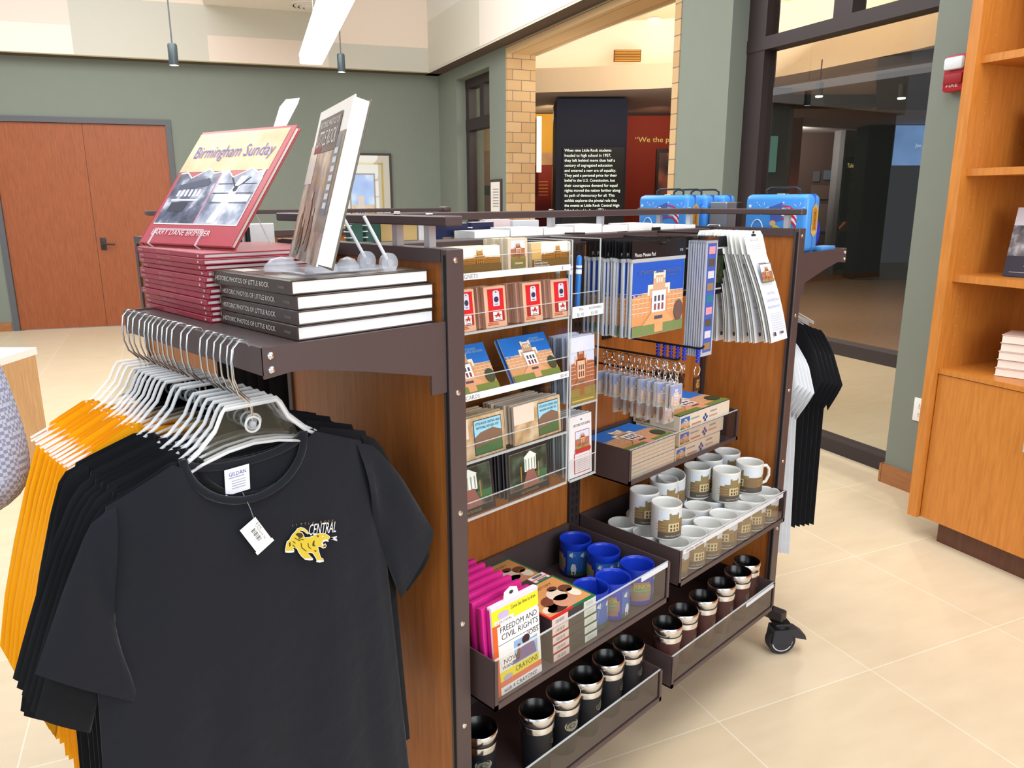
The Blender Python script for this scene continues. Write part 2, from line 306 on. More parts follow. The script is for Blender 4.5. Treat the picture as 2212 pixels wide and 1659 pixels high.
# back wall, slightly off square
PC = rw(3.35, 9.73); PL = rw(-1.77, 10.27); DWV = (PC-PL).normalized()             # left -> right along the wall
NBK = Vector((0, 0, 1)).cross(DWV)                                                   # away from the camera
def atB(x, y):
    p = atp(x, y, tuple(PC), tuple(NBK)); return (p-PC).dot(DWV), p.z
def bwall(d=0): return plane(PC-NBK*d, DWV, (0, 0, 1))                              # u right (negative), v up, w towards the camera
b = MB(bwall()); dl = atB(45, 714)[0]-.0; dr = atB(357, 271)[0]; dt = atB(175, 266)[1]
b.box(-9, -0.0, -.2, dl, ZS, 0, GREEN); b.box(dr, 0, -.2, .3, ZS, 0, GREEN); b.box(dl, dt, -.2, dr, ZS, 0, GREEN); struct(b.build('wall_back'))
b = MB(bwall()); b.box(-9, 0, 0, dl-.08, .1, .014, BASEW); b.box(dr+.08, 0, 0, 0, .1, .014, BASEW); struct(b.build('baseboard_back'))
# double wooden doors
b = MB(bwall()); dm = atB(175.4, 266.7)[0]; dm = (dm+atB(231.5, 703)[0])/2
DFR = C(92, 92, 98, .5)
b.box(dl-.06, 0, -.05, dl, dt+.06, .02, DFR); b.box(dr, 0, -.05, dr+.06, dt+.06, .02, DFR); b.box(dl, dt, -.05, dr, dt+.06, .02, DFR); door = struct(b.build('door_1'))
for i, (a, c) in enumerate(((dl+.003, dm-.002), (dm+.002, dr-.003))):
    b = MB(bwall()); b.box(a, .008, -.05, c, dt-.003, -.008, WOODD); lf = b.build('door_leaf', door)
    if i:
        hx, hz = atB(224, 531); hx = dm+.07; hz = .97
        b = MB(bwall()); b.rbox(hx-.03, hz-.07, -.008, hx+.03, hz+.07, .004, .004, DKFR); b.cyl((hx, hz, 0), (hx, hz, .06), .014, 12, DKFR); b.tube([(hx, hz, .055), (hx+.05, hz, .06), (hx+.13, hz-.005, .055)], .011, 10, DKFR); b.build('door_handle', lf, 'dark bronze lever handle')
# upper walls: painted colour blocks over a projecting soffit
OV = .17
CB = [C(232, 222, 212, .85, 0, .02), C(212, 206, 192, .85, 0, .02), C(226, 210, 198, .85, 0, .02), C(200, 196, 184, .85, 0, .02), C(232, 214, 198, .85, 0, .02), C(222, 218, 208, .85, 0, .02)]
PU = PC-NBK*OV
def atU(x, y):
    p = atp(x, y, tuple(PU), tuple(NBK)); return (p-PU).dot(DWV), p.z
b = MB(bwall(OV)); b.box(-9, ZS, -.5, .3, 4.7, 0, CB[1])
def blk(b, fn, x0, y0, x1, y1, m, l):
    u0, v1 = fn(x0, y0); u1, v0 = fn(x1, y1); b.rect(u0, max(v0, ZS+.012), u1, v1, m, l)
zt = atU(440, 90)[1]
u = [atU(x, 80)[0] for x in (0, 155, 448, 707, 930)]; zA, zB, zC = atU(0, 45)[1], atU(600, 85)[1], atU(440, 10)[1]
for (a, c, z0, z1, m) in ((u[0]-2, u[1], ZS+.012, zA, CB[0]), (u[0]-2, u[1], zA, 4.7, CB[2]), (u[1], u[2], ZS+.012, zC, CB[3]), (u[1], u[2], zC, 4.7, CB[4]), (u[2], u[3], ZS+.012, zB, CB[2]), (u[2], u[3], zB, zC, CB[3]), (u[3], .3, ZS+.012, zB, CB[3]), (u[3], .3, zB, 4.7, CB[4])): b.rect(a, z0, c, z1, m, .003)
b.rect(-9, ZS, .3, ZS+.012, C(150, 140, 96), .003); b.face([(-9, ZS-.001, 0), (.3, ZS-.001, 0), (.3, ZS-.001, -OV), (-9, ZS-.001, -OV)], SOFFSHADE); struct(b.build('wall_upper_back'))
WU = 3.35-OV
b = MB(MRW); b.box(WU, -2, ZS, 3.9, 10.2, 4.7, CB[1])
b.push(plane((WU, 9.6, 0), (0, -1, 0), (0, 0, 1)))
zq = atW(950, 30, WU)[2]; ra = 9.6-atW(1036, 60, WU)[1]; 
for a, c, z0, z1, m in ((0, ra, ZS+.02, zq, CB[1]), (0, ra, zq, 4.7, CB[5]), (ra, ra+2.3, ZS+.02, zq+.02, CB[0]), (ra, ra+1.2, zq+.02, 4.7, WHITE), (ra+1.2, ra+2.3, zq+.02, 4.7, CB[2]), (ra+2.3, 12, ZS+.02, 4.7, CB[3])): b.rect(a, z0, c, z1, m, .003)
b.pop(); b.face([(WU, -2, ZS-.001), (3.35, -2, ZS-.001), (3.35, 10, ZS-.001), (WU, 10, ZS-.001)], SOFFSHADE); struct(b.build('wall_upper_right'))
# lowered ceiling strip with the air diffuser
u0, zc = atU(440, 14); u1 = atU(704, 30)[0]
b = MB(bwall(OV)); b.box(u0, zC, 0, u1, 4.7, 2.6, C(236, 232, 226, .85, 0, .02)); struct(b.build('ceiling'))
pd = at(668, 14, 'z', zC-.012); v = MB()
for r0, r1, z in ((.0, .05, -.03), (.07, .10, -.022), (.125, .155, -.012), (.18, .2, -.002)): v.lathe([(r0, z), (r1, z), (r1+.012, z+.014), (max(r0-.0, 0), z+.014)] if r0 else [(0, z), (r1, z), (r1+.01, z+.014)], 28, C(226, 222, 220, .5), pd, close=False)
v.lathe([(0, .012), (.2, .012)], 28, C(120, 112, 112), pd, close=False)
tag(v.build('ceiling_diffuser'), 'round white ringed air diffuser set in the ceiling above the double doors', 'vent')
# ---------------------------------------------------------------- storefront glazing
def storefront(name, W, r0, r1, jl, rails, mulls, ztop):
    b = MB()
    for a, c in jl: b.box(W-.05, a, 0, W+.05, c, ztop, DKFR)
    for z0, z1 in rails: b.box(W-.055, r0, z0, W+.055, r1, z1, DKFR)
    for a, c, z0, z1 in mulls: b.box(W-.05, a, z0, W+.05, c, z1, DKFR)
    o = b.build(name); o.matrix_world = MRW; struct(o)
    g = MB(); g.box(W-.004, r0, 0, W+.004, r1, ztop, GLASS); go = g.build('glass_pane', None); go.parent = o; return o
storefront('window_1', 3.53, 2.3, 4.105, [(3.945, 4.112), (2.3, 2.5)], [(.0, .078), (.582, .652), (2.35, 2.425), (2.94, 2.99)], [(3.29, 3.42, 2.42, 2.96)], 2.98)
storefront('window_2', 3.52, 8.04, 9.07, [(8.97, 9.07), (8.04, 8.1)], [(0, .08), (2.27, 2.4), (2.75, 2.85)], [(8.5, 8.62, 2.4, 2.8)], 2.85)
# ---------------------------------------------------------------- gallery beyond the wall
FASC = C(214, 196, 170, .8); GCEIL = C(170, 154, 150, .85); WARMW = C(246, 238, 226, .8)
CV = [(3.7, 9.4), (4.36, 8.97), (4.8, 8.68), (5.23, 8.32), (5.66, 7.95), (6.0, 7.45), (6.2, 6.98), (6.26, 6.4), (6.26, 5.82), (6.22, 4.9), (5.9, 3.9), (5.3, 3.0), (4.4, 2.3), (3.7, 2.0)]
def curve_pts(k=4):
    out = []
    for i in range(len(CV)-1):
        p0 = CV[max(i-1, 0)]; p1 = CV[i]; p2 = CV[i+1]; p3 = CV[min(i+2, len(CV)-1)]
        for j in range(k):
            t = j/k; out.append(tuple(.5*((2*p1[c])+(-p0[c]+p2[c])*t+(2*p0[c]-5*p1[c]+4*p2[c]-p3[c])*t*t+(-p0[c]+3*p1[c]-3*p2[c]+p3[c])*t**3) for c in (0, 1)))
    return out+[CV[-1]]
cp = curve_pts(); cen = (3.9, 5.7)
def off(p, d):
    v = Vector((p[0]-cen[0], p[1]-cen[1])); v.normalize(); return (p[0]+v.x*d, p[1]+v.y*d)
b = MB(MRW)
b.grid([[(*p, 2.75) for p in cp], [(*p, 3.03) for p in cp], [(*off(p, .06), 3.03) for p in cp], [(*off(p, .06), 2.95) for p in cp], [(*off(p, .4), 2.95) for p in cp]], FASC)
struct(b.build('trim_2'))
b = MB(MRW); b.grid([[(*off(p, .42), 2.95) for p in cp], [(*off(p, .42), 3.6) for p in cp]], WARMW); struct(b.build('wall_rotunda'))
b = MB(MRW); b.face([(*off(p, .45), 3.6) for p in cp], C(232, 206, 176, .85)); struct(b.build('ceiling_rotunda'))
cv = MB(MRW); em = emit('cove_glow', (255, 238, 206), 7)
cv.grid([[(*off(p, .1), 2.965) for p in cp], [(*off(p, .16), 2.965) for p in cp]], em)
tag(cv.build('cove_light'), 'curved glowing strip light hidden behind the cream rotunda band', 'light')
b = MB(MRW); ring = [(*off(p, .0), 2.75) for p in cp]; outr = []
for p in cp:
    v = Vector((p[0]-cen[0], p[1]-cen[1])).normalized(); outr.append((p[0]+v.x*16, p[1]+v.y*16, 2.75))
b.grid([ring, outr], GCEIL); struct(b.build('ceiling_gallery'))
b = MB(MRW); DKW = C(34, 34, 40, .8)
b.box(3.7, -1.2, 0, 20, -1, 4, DKW); b.box(19.8, -1, 0, 20, 24, 4, DKW); b.box(3.7, 23.8, 0, 20, 24, 4, DKW); b.box(3.66, 10.3, 0, 3.72, 24, 4, DKW); b.box(3.7, -1, 2.99, 5.2, 2.4, 3.0, DKW); struct(b.build('wall_gallery_lightblock'))  # enclosing walls and lid added to keep daylight out of the dim gallery
f0v, r0v = Vector(_f0), Vector(_r0)
def gp(x, y, d): return atp(x, y, tuple(f0v*d), _f0)
def gframe(x0, y1, d): return plane(gp(x0, y1, d), r0v, (0, 0, 1))
def gsize(x0, y0, x1, y1, d): a = gp(x0, y1, d); c = gp(x1, y0, d); return (c-a).dot(r0v), c.z-a.z
def gbox(x0, y0, x1, z0, d, th, m, name, label=None, cat=None):
    a = gp(x0, y0, d); w = (gp(x1, y0, d)-a).dot(r0v); o = Vector((a.x, a.y, z0)); b = MB(plane(o, r0v, (0, 0, 1))); b.box(0, 0, -th, w, a.z-z0, 0, m)
    if label: t = thing(name, label, cat, tuple(o)); return t, b, w, a.z-z0
    return b, w, a.z-z0
NAVY = C(36, 42, 64, .75, 0, .08, 40)
# black text column
D = 10.3; t, b, w, h = gbox(1203, 213, 1357, 0, D, .9, NAVY, 'text_column', 'tall black column with glowing white exhibit text behind the brick opening', 'column'); b.build('column_body', t)
S = 1/((830)/CF)  # noqa
b = MB(gframe(1203, 470, D)); k = D/CF/math.cos(PIT)
pw, ph = gsize(1213, 318, 1350, 560, D); b.push(Matrix.Translation(((1213-1203)*k, gp(1213, 560, D).z-gp(1203, 470, D).z, 0))); b.box(0, 0, .002, pw, ph, .02, C(30, 31, 40, .5)); b.pop(); pn = b.build('text_panel', t)
txt = ['When nine Little Rock students', 'headed to high school in 1957,', 'they left behind more than half a', 'century of segregated education', 'and entered a new era of equality.', 'They paid a personal price for their', 'belief in the U.S. Constitution, but', 'their courageous demand for equal', 'rights moved the nation further along', 'its path of democracy for all. This', 'exhibit explores the pivotal role that', 'the events at Little Rock Central High', 'School played in American history.']
lit = emit('backlit_lettering', (246, 255, 230), 1.6); b = MB()
wd_ = [1320, 1319, 1328, 1322, 1330, 1332, 1328, 1333, 1339, 1327, 1332, 1337, 1325]
for i, s in enumerate(txt):
    y = 328+i*10.65*1.013; b.T = gframe(1219, y, D); b.text(s, 0, 0, gsize(1219, y-6.2, 1300, y, D)[1], lit, .024, w=-gsize(1219, y, wd_[i], y, D)[0])
b.build('lettering', pn)
# coloured gallery walls right behind the opening
Db = 12.2
def gpanel(name, label, cat, x0, y0, x1, d, mats, th=.12):
    t, b, w, h = gbox(x0, y0, x1, 0, d, th, mats[0], name, label, cat); b.build('panel_board', t); return t, w, h
t, w, h = gpanel('exhibit_wall', 'yellow lit exhibit wall with a red text panel left of the black column', 'exhibit panel', 1120, 246, 1215, Db, [C(206, 156, 70, .8)])
b = MB(gframe(1160, 470, Db-.02)); ww, hh = gsize(1160, 330, 1215, 357, Db); b.box(0, gsize(1160, 357, 1161, 470, Db)[1], 0, ww, gsize(1160, 330, 1161, 470, Db)[1], .02, picture('faded_photo', [(150, 110, 90), (196, 150, 116)], 3)); b.build('photo_strip', t)
b = MB(gframe(1150, 600, Db-.03)); ww, hh = gsize(1150, 358, 1192, 600, Db); b.box(0, 0, 0, ww, hh, .02, C(128, 24, 26, .6))
for i in range(5): b.rect(.1*ww+.06, hh-.25-.05*i, .8*ww, hh-.235-.05*i, C(196, 120, 60), .0215)
b.build('red_text_panel', t)
t, w, h = gpanel('exhibit_wall', 'red exhibit wall lettered in gold right of the black column', 'exhibit panel', 1352, 250, 1500, Db, [C(130, 42, 26, .7)])
b = MB(gframe(1371, 307, Db-.01)); b.text('\u201cWe the people', 0, 0, .075, emit('gold_lettering', (236, 206, 110), .8), .004, w=-gsize(1371, 307, 1484, 307, Db)[0]); b.build('lettering', t)
b = MB(gframe(1412, 470, Db-.04)); ww, hh = gsize(1412, 322, 1452, 470, Db); b.box(0, 0, 0, ww, hh, .04, C(30, 26, 30, .5)); b.rect(.04, .1, ww-.03, hh-.06, picture('dark_photo', [(40, 38, 50), (90, 70, 70), (160, 100, 80)], 3), .042); b.build('framed_photo', t)
tb = gp(1164, 380, 11.8); b = MB(); b.cyl((tb.x, tb.y, gp(1164, 372, 11.8).z), (tb.x, tb.y, gp(1160, 252, 11.8).z), .035, 12, emit('tube_light', (255, 246, 210), 3.2)); tag(b.build('tube_lamp'), 'vertical glowing tube lamp beside the brick jamb', 'lamp')
spot('yellow_wall_lamp', gp(1185, 245, 11.0), gp(1185, 300, Db), 60, 80, (1, .78, .4)); spot('red_wall_lamp', gp(1440, 245, 11.0), gp(1400, 330, Db), 40, 80, (1, .62, .4))
vq = gp(1325, 135, 9.0)
b = MB(); a0 = atp(1325, 134, tuple(rw(5.75, 8.33)), _f0); sw = (atp(1383, 134, tuple(rw(5.75, 8.33)), _f0)-a0).dot(r0v); sh = atp(1325, 109, tuple(rw(5.75, 8.33)), _f0).z-a0.z
b.T = plane(a0-f0v*.05, r0v, (0, 0, 1)); b.box(0, 0, -.05, sw, sh, 0, C(120, 74, 26))
for i in range(7): b.box(.012, sh*(i+.25)/7.2, 0, sw-.012, sh*(i+.7)/7.2, .012, C(206, 150, 60))
tag(b.build('wall_vent'), 'brown louvred air vent in the bright rotunda wall', 'vent')
for i, (x, y) in enumerate(((1413, 40), (1327, 52))):
    p = at(x, y, 'z', 3.6); b = MB(); b.lathe([(.09, -.004), (.07, -.012), (.06, -.004)], 20, WHITE, p, close=False); b.lathe([(0, -.003), (.062, -.003)], 20, emit('downlight', (255, 240, 214), 1.5), p, close=False)
    tag(b.build('downlight'), ('recessed round downlight nearer the brick jamb on the rotunda ceiling', 'small recessed downlight deeper in the rotunda ceiling')[i], 'lamp')
# dim gallery seen through the storefront glass
def board(name, label, cat, x0, y0, x1, d, m, th=.3):
    t, b, w, h = gbox(x0, y0, x1, 0, d, th, m, name, label, cat); b.build('body', t); return t, w, h
t_, w, h = gpanel('exhibit_wall', 'tan exhibit wall with a dark label seen through the narrow window left of the brick', 'exhibit panel', 975, 150, 1110, 12.6, [C(190, 164, 140, .8)])
b = MB(gframe(1017, 421, 12.58)); ww, hh = gsize(1017, 401, 1058, 421, 12.58); b.box(0, 0, 0, ww, hh, .02, C(44, 44, 54)); b.build('label_plate', t_)
b = MB(gframe(975, 460, 12.59)); ww, hh = gsize(975, 326, 1110, 460, 12.59); b.box(0, 0, 0, ww, hh, .008, picture('pink_mural', [(150, 110, 92), (186, 142, 118)], 2)); b.build('mural', t_)
t, w, h = board('exhibit_pier', 'dark gallery pier with a dim green screen behind the glass', 'column', 1640, 182, 1712, 9.6, C(38, 38, 46, .7), .7)
b = MB(gframe(1648, 372, 9.55)); ww, hh = gsize(1648, 294, 1680, 372, 9.55); b.rbox(0, 0, 0, ww, hh, .03, .008, emit('dim_screen', (120, 168, 150), .35)); b.build('screen', t)
board('gallery_partition', 'narrow grey upright panel beside the dark pier behind the glass', 'exhibit panel', 1706, 218, 1717, 10.6, C(128, 122, 120), .3)
board('gallery_partition', 'narrow rust red panel standing in the gallery behind the glass', 'exhibit panel', 1717, 240, 1737, 13.0, C(120, 46, 34), .3)
t, w, h = board('exhibit_wall', 'dark brown exhibit wall with small photos behind the blue lunch box', 'exhibit panel', 1733, 270, 1822, 15.8, C(62, 40, 34), .2)
b = MB()
for i, (x0, y0, x1, y1) in enumerate(((1755, 370, 1772, 392), (1778, 368, 1806, 388), (1750, 400, 1800, 430), (1760, 440, 1800, 500))): b.T = gframe(x0, y1, 15.76); ww, hh = gsize(x0, y0, x1, y1, 15.76); b.rect(0, 0, ww, hh, C(*((70, 66, 74), (76, 84, 100), (84, 60, 52), (90, 70, 66))[i]), .004)
b.build('photo_prints', t)
board('gallery_partition', 'grey panel end standing left of the court poster behind the glass', 'exhibit panel', 1819, 266, 1829, 15.2, C(124, 118, 120), .3)
board('exhibit_wall', 'pale upper gallery wall under the dark ceiling beam behind the glass', 'wall', 1700, 222, 1915, 19.0, C(186, 196, 164), .2)
t, w, h = board('exhibit_poster', 'tall poster panel with gold heading and brown photo behind the glass', 'poster', 1828, 338, 1896, 16.6, C(58, 56, 70), .2)
b = MB(); b.T = gframe(1830, 362, 16.58); b.text('Taking it to the courts', 0, 0, .085, emit('gold_heading', (236, 206, 120), .6), .004, w=-gsize(1830, 362, 1893, 362, 16.6)[0]); b.build('lettering', t)
b = MB()
for (x0, y0, x1, y1, m) in ((1826, 365, 1868, 488, picture('crowd_photo', [(150, 110, 92), (196, 150, 124), (90, 62, 54)], 4)), (1872, 372, 1894, 410, picture('small_photo', [(96, 62, 52), (150, 104, 84)], 6)), (1868, 410, 1873, 488, C(200, 84, 50)), (1874, 418, 1892, 482, C(172, 128, 100))): b.T = gframe(x0, y1, 16.57); ww, hh = gsize(x0, y0, x1, y1, 16.57); b.box(0, 0, 0, ww, hh, .01, m)
b.build('photo_prints', t)
a = gp(1815, 500, 15.9); b = MB(plane((a.x, a.y, a.z), r0v, (0, 0, 1))); ww = gsize(1815, 500, 1885, 500, 15.9)[0]; b.box(0, -.04, -.5, ww, 0, 0, C(50, 40, 38)); b.push(Matrix.Rotation(math.radians(-55), 4, 'X')); b.box(0, .0, 0, ww, .30, .02, C(186, 110, 74)); b.pop(); b.box(.05, -a.z, -.4, .12, -.04, -.3, C(120, 124, 132)); b.box(ww-.12, -a.z, -.4, ww-.05, -.04, -.3, C(120, 124, 132)); tag(b.build('reading_desk'), 'sloping orange reading desk under the poster behind the glass', 'desk')
a = gp(1866, 533, 15.6); zb = 0; b = MB()
b.lathe([(.0, a.z), (.16, a.z), (.16, a.z+.05), (0, a.z+.05)], 20, C(40, 36, 38), (a.x, a.y, 0), close=False)
for i in range(4): q = math.pi/4+i*math.pi/2; b.cyl((a.x+.1*math.cos(q), a.y+.1*math.sin(q), a.z), (a.x+.18*math.cos(q), a.y+.18*math.sin(q), 0), .014, 8, BRUSH)
tag(b.build('stool'), 'round stool with metal legs beneath the reading desk behind the glass', 'stool')
t, w, h = board('exhibit_wall', 'black gallery wall carrying a glowing blue screen behind the glass', 'wall', 1893, 136, 2120, 14.2, C(26, 29, 36, .7), .5)
b = MB(gframe(1921, 362, 14.15)); ww, hh = gsize(1921, 266, 2090, 362, 14.15); b.rbox(0, 0, 0, ww, hh, .05, .01, C(20, 20, 24)); sc = b.build('screen_housing', t)
m = bpy.data.materials.new('blue_screen'); m.use_nodes = True; nt = m.node_tree; nt.nodes.clear(); e = nt.nodes.new('ShaderNodeEmission'); o_ = nt.nodes.new('ShaderNodeOutputMaterial'); tcn = nt.nodes.new('ShaderNodeTexCoord'); nn = nt.nodes.new('ShaderNodeTexNoise'); nn.inputs['Scale'].default_value = 1.6; rp = nt.nodes.new('ShaderNodeValToRGB')
rp.color_ramp.elements[0].color = tuple(lin(v) for v in (60, 92, 150))+(1,); rp.color_ramp.elements[1].color = tuple(lin(v) for v in (134, 176, 226))+(1,); nt.links.new(tcn.outputs['Object'], nn.inputs['Vector']); nt.links.new(nn.outputs[0], rp.inputs[0]); nt.links.new(rp.outputs[0], e.inputs[0]); e.inputs[1].default_value = .75; nt.links.new(e.outputs[0], o_.inputs[0])
b = MB(gframe(1923, 360, 14.09)); ww, hh = gsize(1923, 268, 2088, 360, 14.09); b.rect(.02, .02, ww-.02, hh-.02, m, .006); b.text('Jim Crow', gsize(1923, 300, 1972, 300, 14.09)[0], gsize(1923, 318, 1924, 360, 14.09)[1], .06, emit('screen_text', (214, 226, 240), .8), .01); b.build('screen_image', sc)
b, w, h = gbox(1704, 196, 1908, gp(1800, 229, 10.2).z, 10.2, .3, C(60, 64, 78, .8), ''); struct(b.build('trim_3'))
b = MB(); qs = [at(x, y, 'z', 2.6) for x, y in ((1893, 238), (2040, 238), (2040, 140), (1893, 160))]; b.prism([(p.x, p.y) for p in qs], 2.6, 2.74, C(52, 48, 58, .8)); struct(b.build('trim_4'))
for i, (x, y, z) in enumerate(((1769, 210, 2.42), (1947, 214, 2.36))):
    p = at(x, y, 'z', z); b = MB(); b.cyl((p.x, p.y, z+.01), (p.x, p.y, z+.13), .035, 14, BLACK); b.cyl((p.x, p.y, z+.13), (p.x, p.y, 2.76), .006, 6, BLACK); t = thing('pendant_spotlight', ('small black pendant spotlight hanging behind the glass above the brown exhibit wall', 'black pendant spotlight behind the glass above the blue screen')[i], 'lamp', tuple(p)); b.build('lamp_housing', t)
    b = MB(); b.lathe([(0, z), (.033, z), (.035, z+.012)], 14, emit('spot_bulb', (255, 240, 214), 6), (p.x, p.y, 0), close=False); b.build('bulb', t)
# ---------------------------------------------------------------- things on the shop walls and ceiling
def pend(x, ytip, r, lab):
    p = rw(*atR(x, ytip, r)); b = MB(); t = thing('pendant_spotlight', lab, 'lamp', tuple(p)); k = 1
    b.lathe([(.034, .0), (.036, .02), (.036, .15), (.03, .16), (.012, .165), (0, .165)], 18, C(74, 84, 88, .4, .5), p, close=False); b.build('lamp_housing', t)
    b = MB(); b.cyl(p+Vector((0, 0, .165)), p+Vector((0, 0, 2.0)), .006, 8, C(96, 96, 100, .4, .5)); b.build('stem', t)
    b = MB(); b.lathe([(0, .004), (.03, .004), (.034, .0)], 18, emit('spot_bulb', (255, 236, 220), 5), p, close=False); b.build('bulb', t)
pend(376, 141, 7.0, 'grey cylinder pendant spotlight hanging above the double doors'); pend(738, 156, 7.6, 'grey cylinder pendant spotlight hanging beside the bright linear lamp')
p0 = rw(*atR(672, 140, 6.6)); p1 = at(742, -22, 'z', p0.z); d = (p1-p0); b = MB(); ln = d.length; wv = d.normalized().cross(Vector((0, 0, 1)))
b.T = Matrix(((d.normalized().x, wv.x, 0, p0.x), (d.normalized().y, wv.y, 0, p0.y), (0, 0, 1, p0.z), (0, 0, 0, 1)))
t = thing('linear_lamp', 'long glowing white linear lamp suspended near the ceiling', 'lamp', tuple(p0)); b.rbox(0, -.088, 0, ln, .088, .05, .012, emit('linear_glow', (255, 255, 255), 2.6)); b.build('lens', t)
b = MB(b.T); b.box(0, -.09, .05, ln, .09, .075, WHITE); b.build('lamp_housing', t)
b = MB(b.T); b.cyl((ln*.2, 0, .075), (ln*.2, 0, 1.6), .003, 6, BRUSH); b.build('cable', t)
# framed picture on the back wall
ux, vt = atB(839, 337); ul = atB(722, 400)[0]; vb = vt-1.15
t = thing('framed_picture', 'framed school painting with wide cream mat on the green back wall', 'picture', tuple(bwall() @ Vector((ul, vb, 0))))
b = MB(bwall()); b.box(ul-.03, vb-.03, 0, ux+.03, vt+.03, .03, C(62, 54, 56)); b.build('frame', t)
b = MB(bwall()); b.box(ul, vb, .03, ux, vt, .033, C(226, 216, 204)); g = .085; GOLD = C(206, 180, 96, .4, .3)
for q in ((ul+g, vt-g-.02, ux-g, vt-g), (ul+g, vb+g, ux-g, vb+g+.02), (ul+g, vb+g, ul+g+.02, vt-g), (ux-g-.02, vb+g, ux-g, vt-g)): b.box(q[0], q[1], .033, q[2], q[3], .038, GOLD)
b.build('mat', t)
pl_, pr_, pt_, pb_ = ul+.2, ux-.205, vt-.235, vb+.28
b = MB(plane(bwall() @ Vector((pl_, pb_, .034)), DWV, (0, 0, 1))); b.rect(-.02, -.02, pr_-pl_+.02, pt_-pb_+.02, C(110, 84, 60), .0005); W_, H_ = pr_-pl_, pt_-pb_
b.rect(0, 0, W_, H_, picture('painted_sky', [(86, 132, 220), (130, 172, 236), (226, 232, 244)], 5), .001); b.rect(0, 0, W_, H_*.42, picture('painted_trees', [(196, 150, 70), (220, 178, 96), (170, 120, 60)], 14), .0015)
b.rect(W_*.2, 0, W_*.62, H_*.36, C(226, 220, 226), .002); b.rect(W_*.28, H_*.36, W_*.56, H_*.6, C(206, 176, 160), .002)
for i in range(3):
    for j in range(2): b.rect(W_*(.27+.11*i), H_*(.1+.12*j), W_*(.32+.11*i), H_*(.18+.12*j), C(70, 70, 96), .0025)
b.build('painting', t)
b = MB(bwall()); b.box(ul, vb, .04, ux, vt, .042, GLASS); b.build('glazing', t)
# framed notice on the right wall
a = atW(1062, 388, 3.35); c = atW(1086, 482, 3.35); t = thing('framed_notice', 'small framed white notice on the green pier beside the brick jamb', 'notice', tuple(rw(*a)))
b = MB(MRW); b.box(3.33, c[1], c[2]-.05, 3.35, a[1], a[2], C(70, 58, 56)); b.build('frame', t); b = MB(MRW); b.box(3.326, c[1]+.03, c[2]-.02, 3.33, a[1]-.03, a[2]-.03, C(232, 226, 220)); b.T = MRW @ plane((3.3255, a[1]-.03, a[2]-.05), (0, -1, 0), (0, 0, 1))
for i in range(7): b.rect(.06, -.06-.03*i, .22, -.05-.03*i, C(150, 140, 140), .0005)
b.build('notice_paper', t)
# fire alarm and outlet on the pilaster
a = atW(2056, 124, 3.35); c = atW(2094, 196, 3.35); h = .165
t = thing('fire_alarm', 'red fire alarm strobe on the green pilaster beside the bookshelf', 'alarm', tuple(rw(3.35, c[1], c[2])))
RED = C(176, 20, 40, .35); ra_ = c[1]-.01; rb_ = a[1]-.005; za = a[2]-.155
b = MB(MRW); b.rbox(3.30, ra_, za, 3.35, rb_, za+.155, .012, RED); b.rbox(3.287, ra_+.012, za+.03, 3.302, rb_-.012, za+.075, .005, C(150, 14, 30)); b.T = MRW @ plane((3.2995, rb_-.02, za+.018), (0, -1, 0), (0, 0, 1)); b.text('FIRE', 0, 0, .012, WHITE, .001, w=-.06); b.build('alarm_body', t)
b = MB(MRW); b.rbox(3.278, ra_+.01, za+.09, 3.305, rb_-.01, za+.145, .012, C(226, 232, 238, .08)); b.build('strobe_lens', t, 'clear strobe lens')
a = atW(1976, 857, 3.35); t = thing('power_outlet', 'white double power outlet low on the green pilaster', 'outlet', tuple(rw(3.35, a[1], a[2])))
b = MB(MRW); b.rbox(3.343, a[1]-.085, a[2]-.118, 3.351, a[1]-.005, a[2], .003, WHITE); b.build('cover_plate', t); b = MB(MRW)
for z in (.036, .08):
    b.rbox(3.340, a[1]-.06, a[2]-z-.014, 3.345, a[1]-.03, a[2]-z+.014, .003, C(226, 226, 224))
    for y in (.039, .051): b.box(3.3395, a[1]-y-.001, a[2]-z-.004, 3.3402, a[1]-y+.001, a[2]-z+.006, BLACK)
b.build('sockets', t)
# ================================================================== wall bookcase on the right
SW = 2.9; SR = 2.1; SB = 3.335; LOW = -.9
t = thing('bookcase', 'tall built-in cherry bookcase with cupboards below along the right wall', 'bookcase', tuple(rw(SW, SR, 0)))
def rwp(name, fn, par, label=None): b = MB(MRW); fn(b); return b.build(name, par, label)
rwp('side_panel', lambda b: (b.box(SW-.02, SR, .1, SB, SR+.045, 2.75, WOODS),), t)
def cab(b): b.box(SW+.02, LOW, .1, SB, SR, .745, WOODS); b.box(SW-.005, LOW, .745, SB, SR, .765, WOODS)
rwp('cabinet', cab, t); rwp('toe_kick', lambda b: b.box(SW+.05, LOW, 0, SB, SR-.06, .1, wood('toe_kick_wood', (86, 50, 36), (104, 62, 44))), t)
rwp('back_panel', lambda b: b.box(SB-.015, LOW, .76, SB, SR, 2.75, WOODS), t)
shz = [1.155, 1.57, 1.985, 2.40]
for z in shz: rwp('shelf', lambda b: b.box(SW+.01, LOW, z-.028, SB-.015, SR, z, WOODS), t)
def pins(b):
    for k in range(46):
        for w in (SW+.07, SB-.12): b.cyl((w, SR-.001, .82+k*.04), (w, SR+.002, .82+k*.04), .003, 6, C(190, 150, 90))
rwp('pin_holes', pins, t)
for i, (a, c) in enumerate(((SR-.005-.455, SR-.005), (SR-.92, SR-.465))):
    d = rwp('door', lambda b: b.box(SW, a, .105, SW+.02, c, .742, WOODS), t)
    hr = a+.05 if i == 0 else c-.05
    rwp('handle', lambda b: b.tube([(SW, hr, .66), (SW-.03, hr, .66), (SW-.03, hr, .53), (SW, hr, .53)], .006, 8, BRUSH), d, 'brushed steel pull')
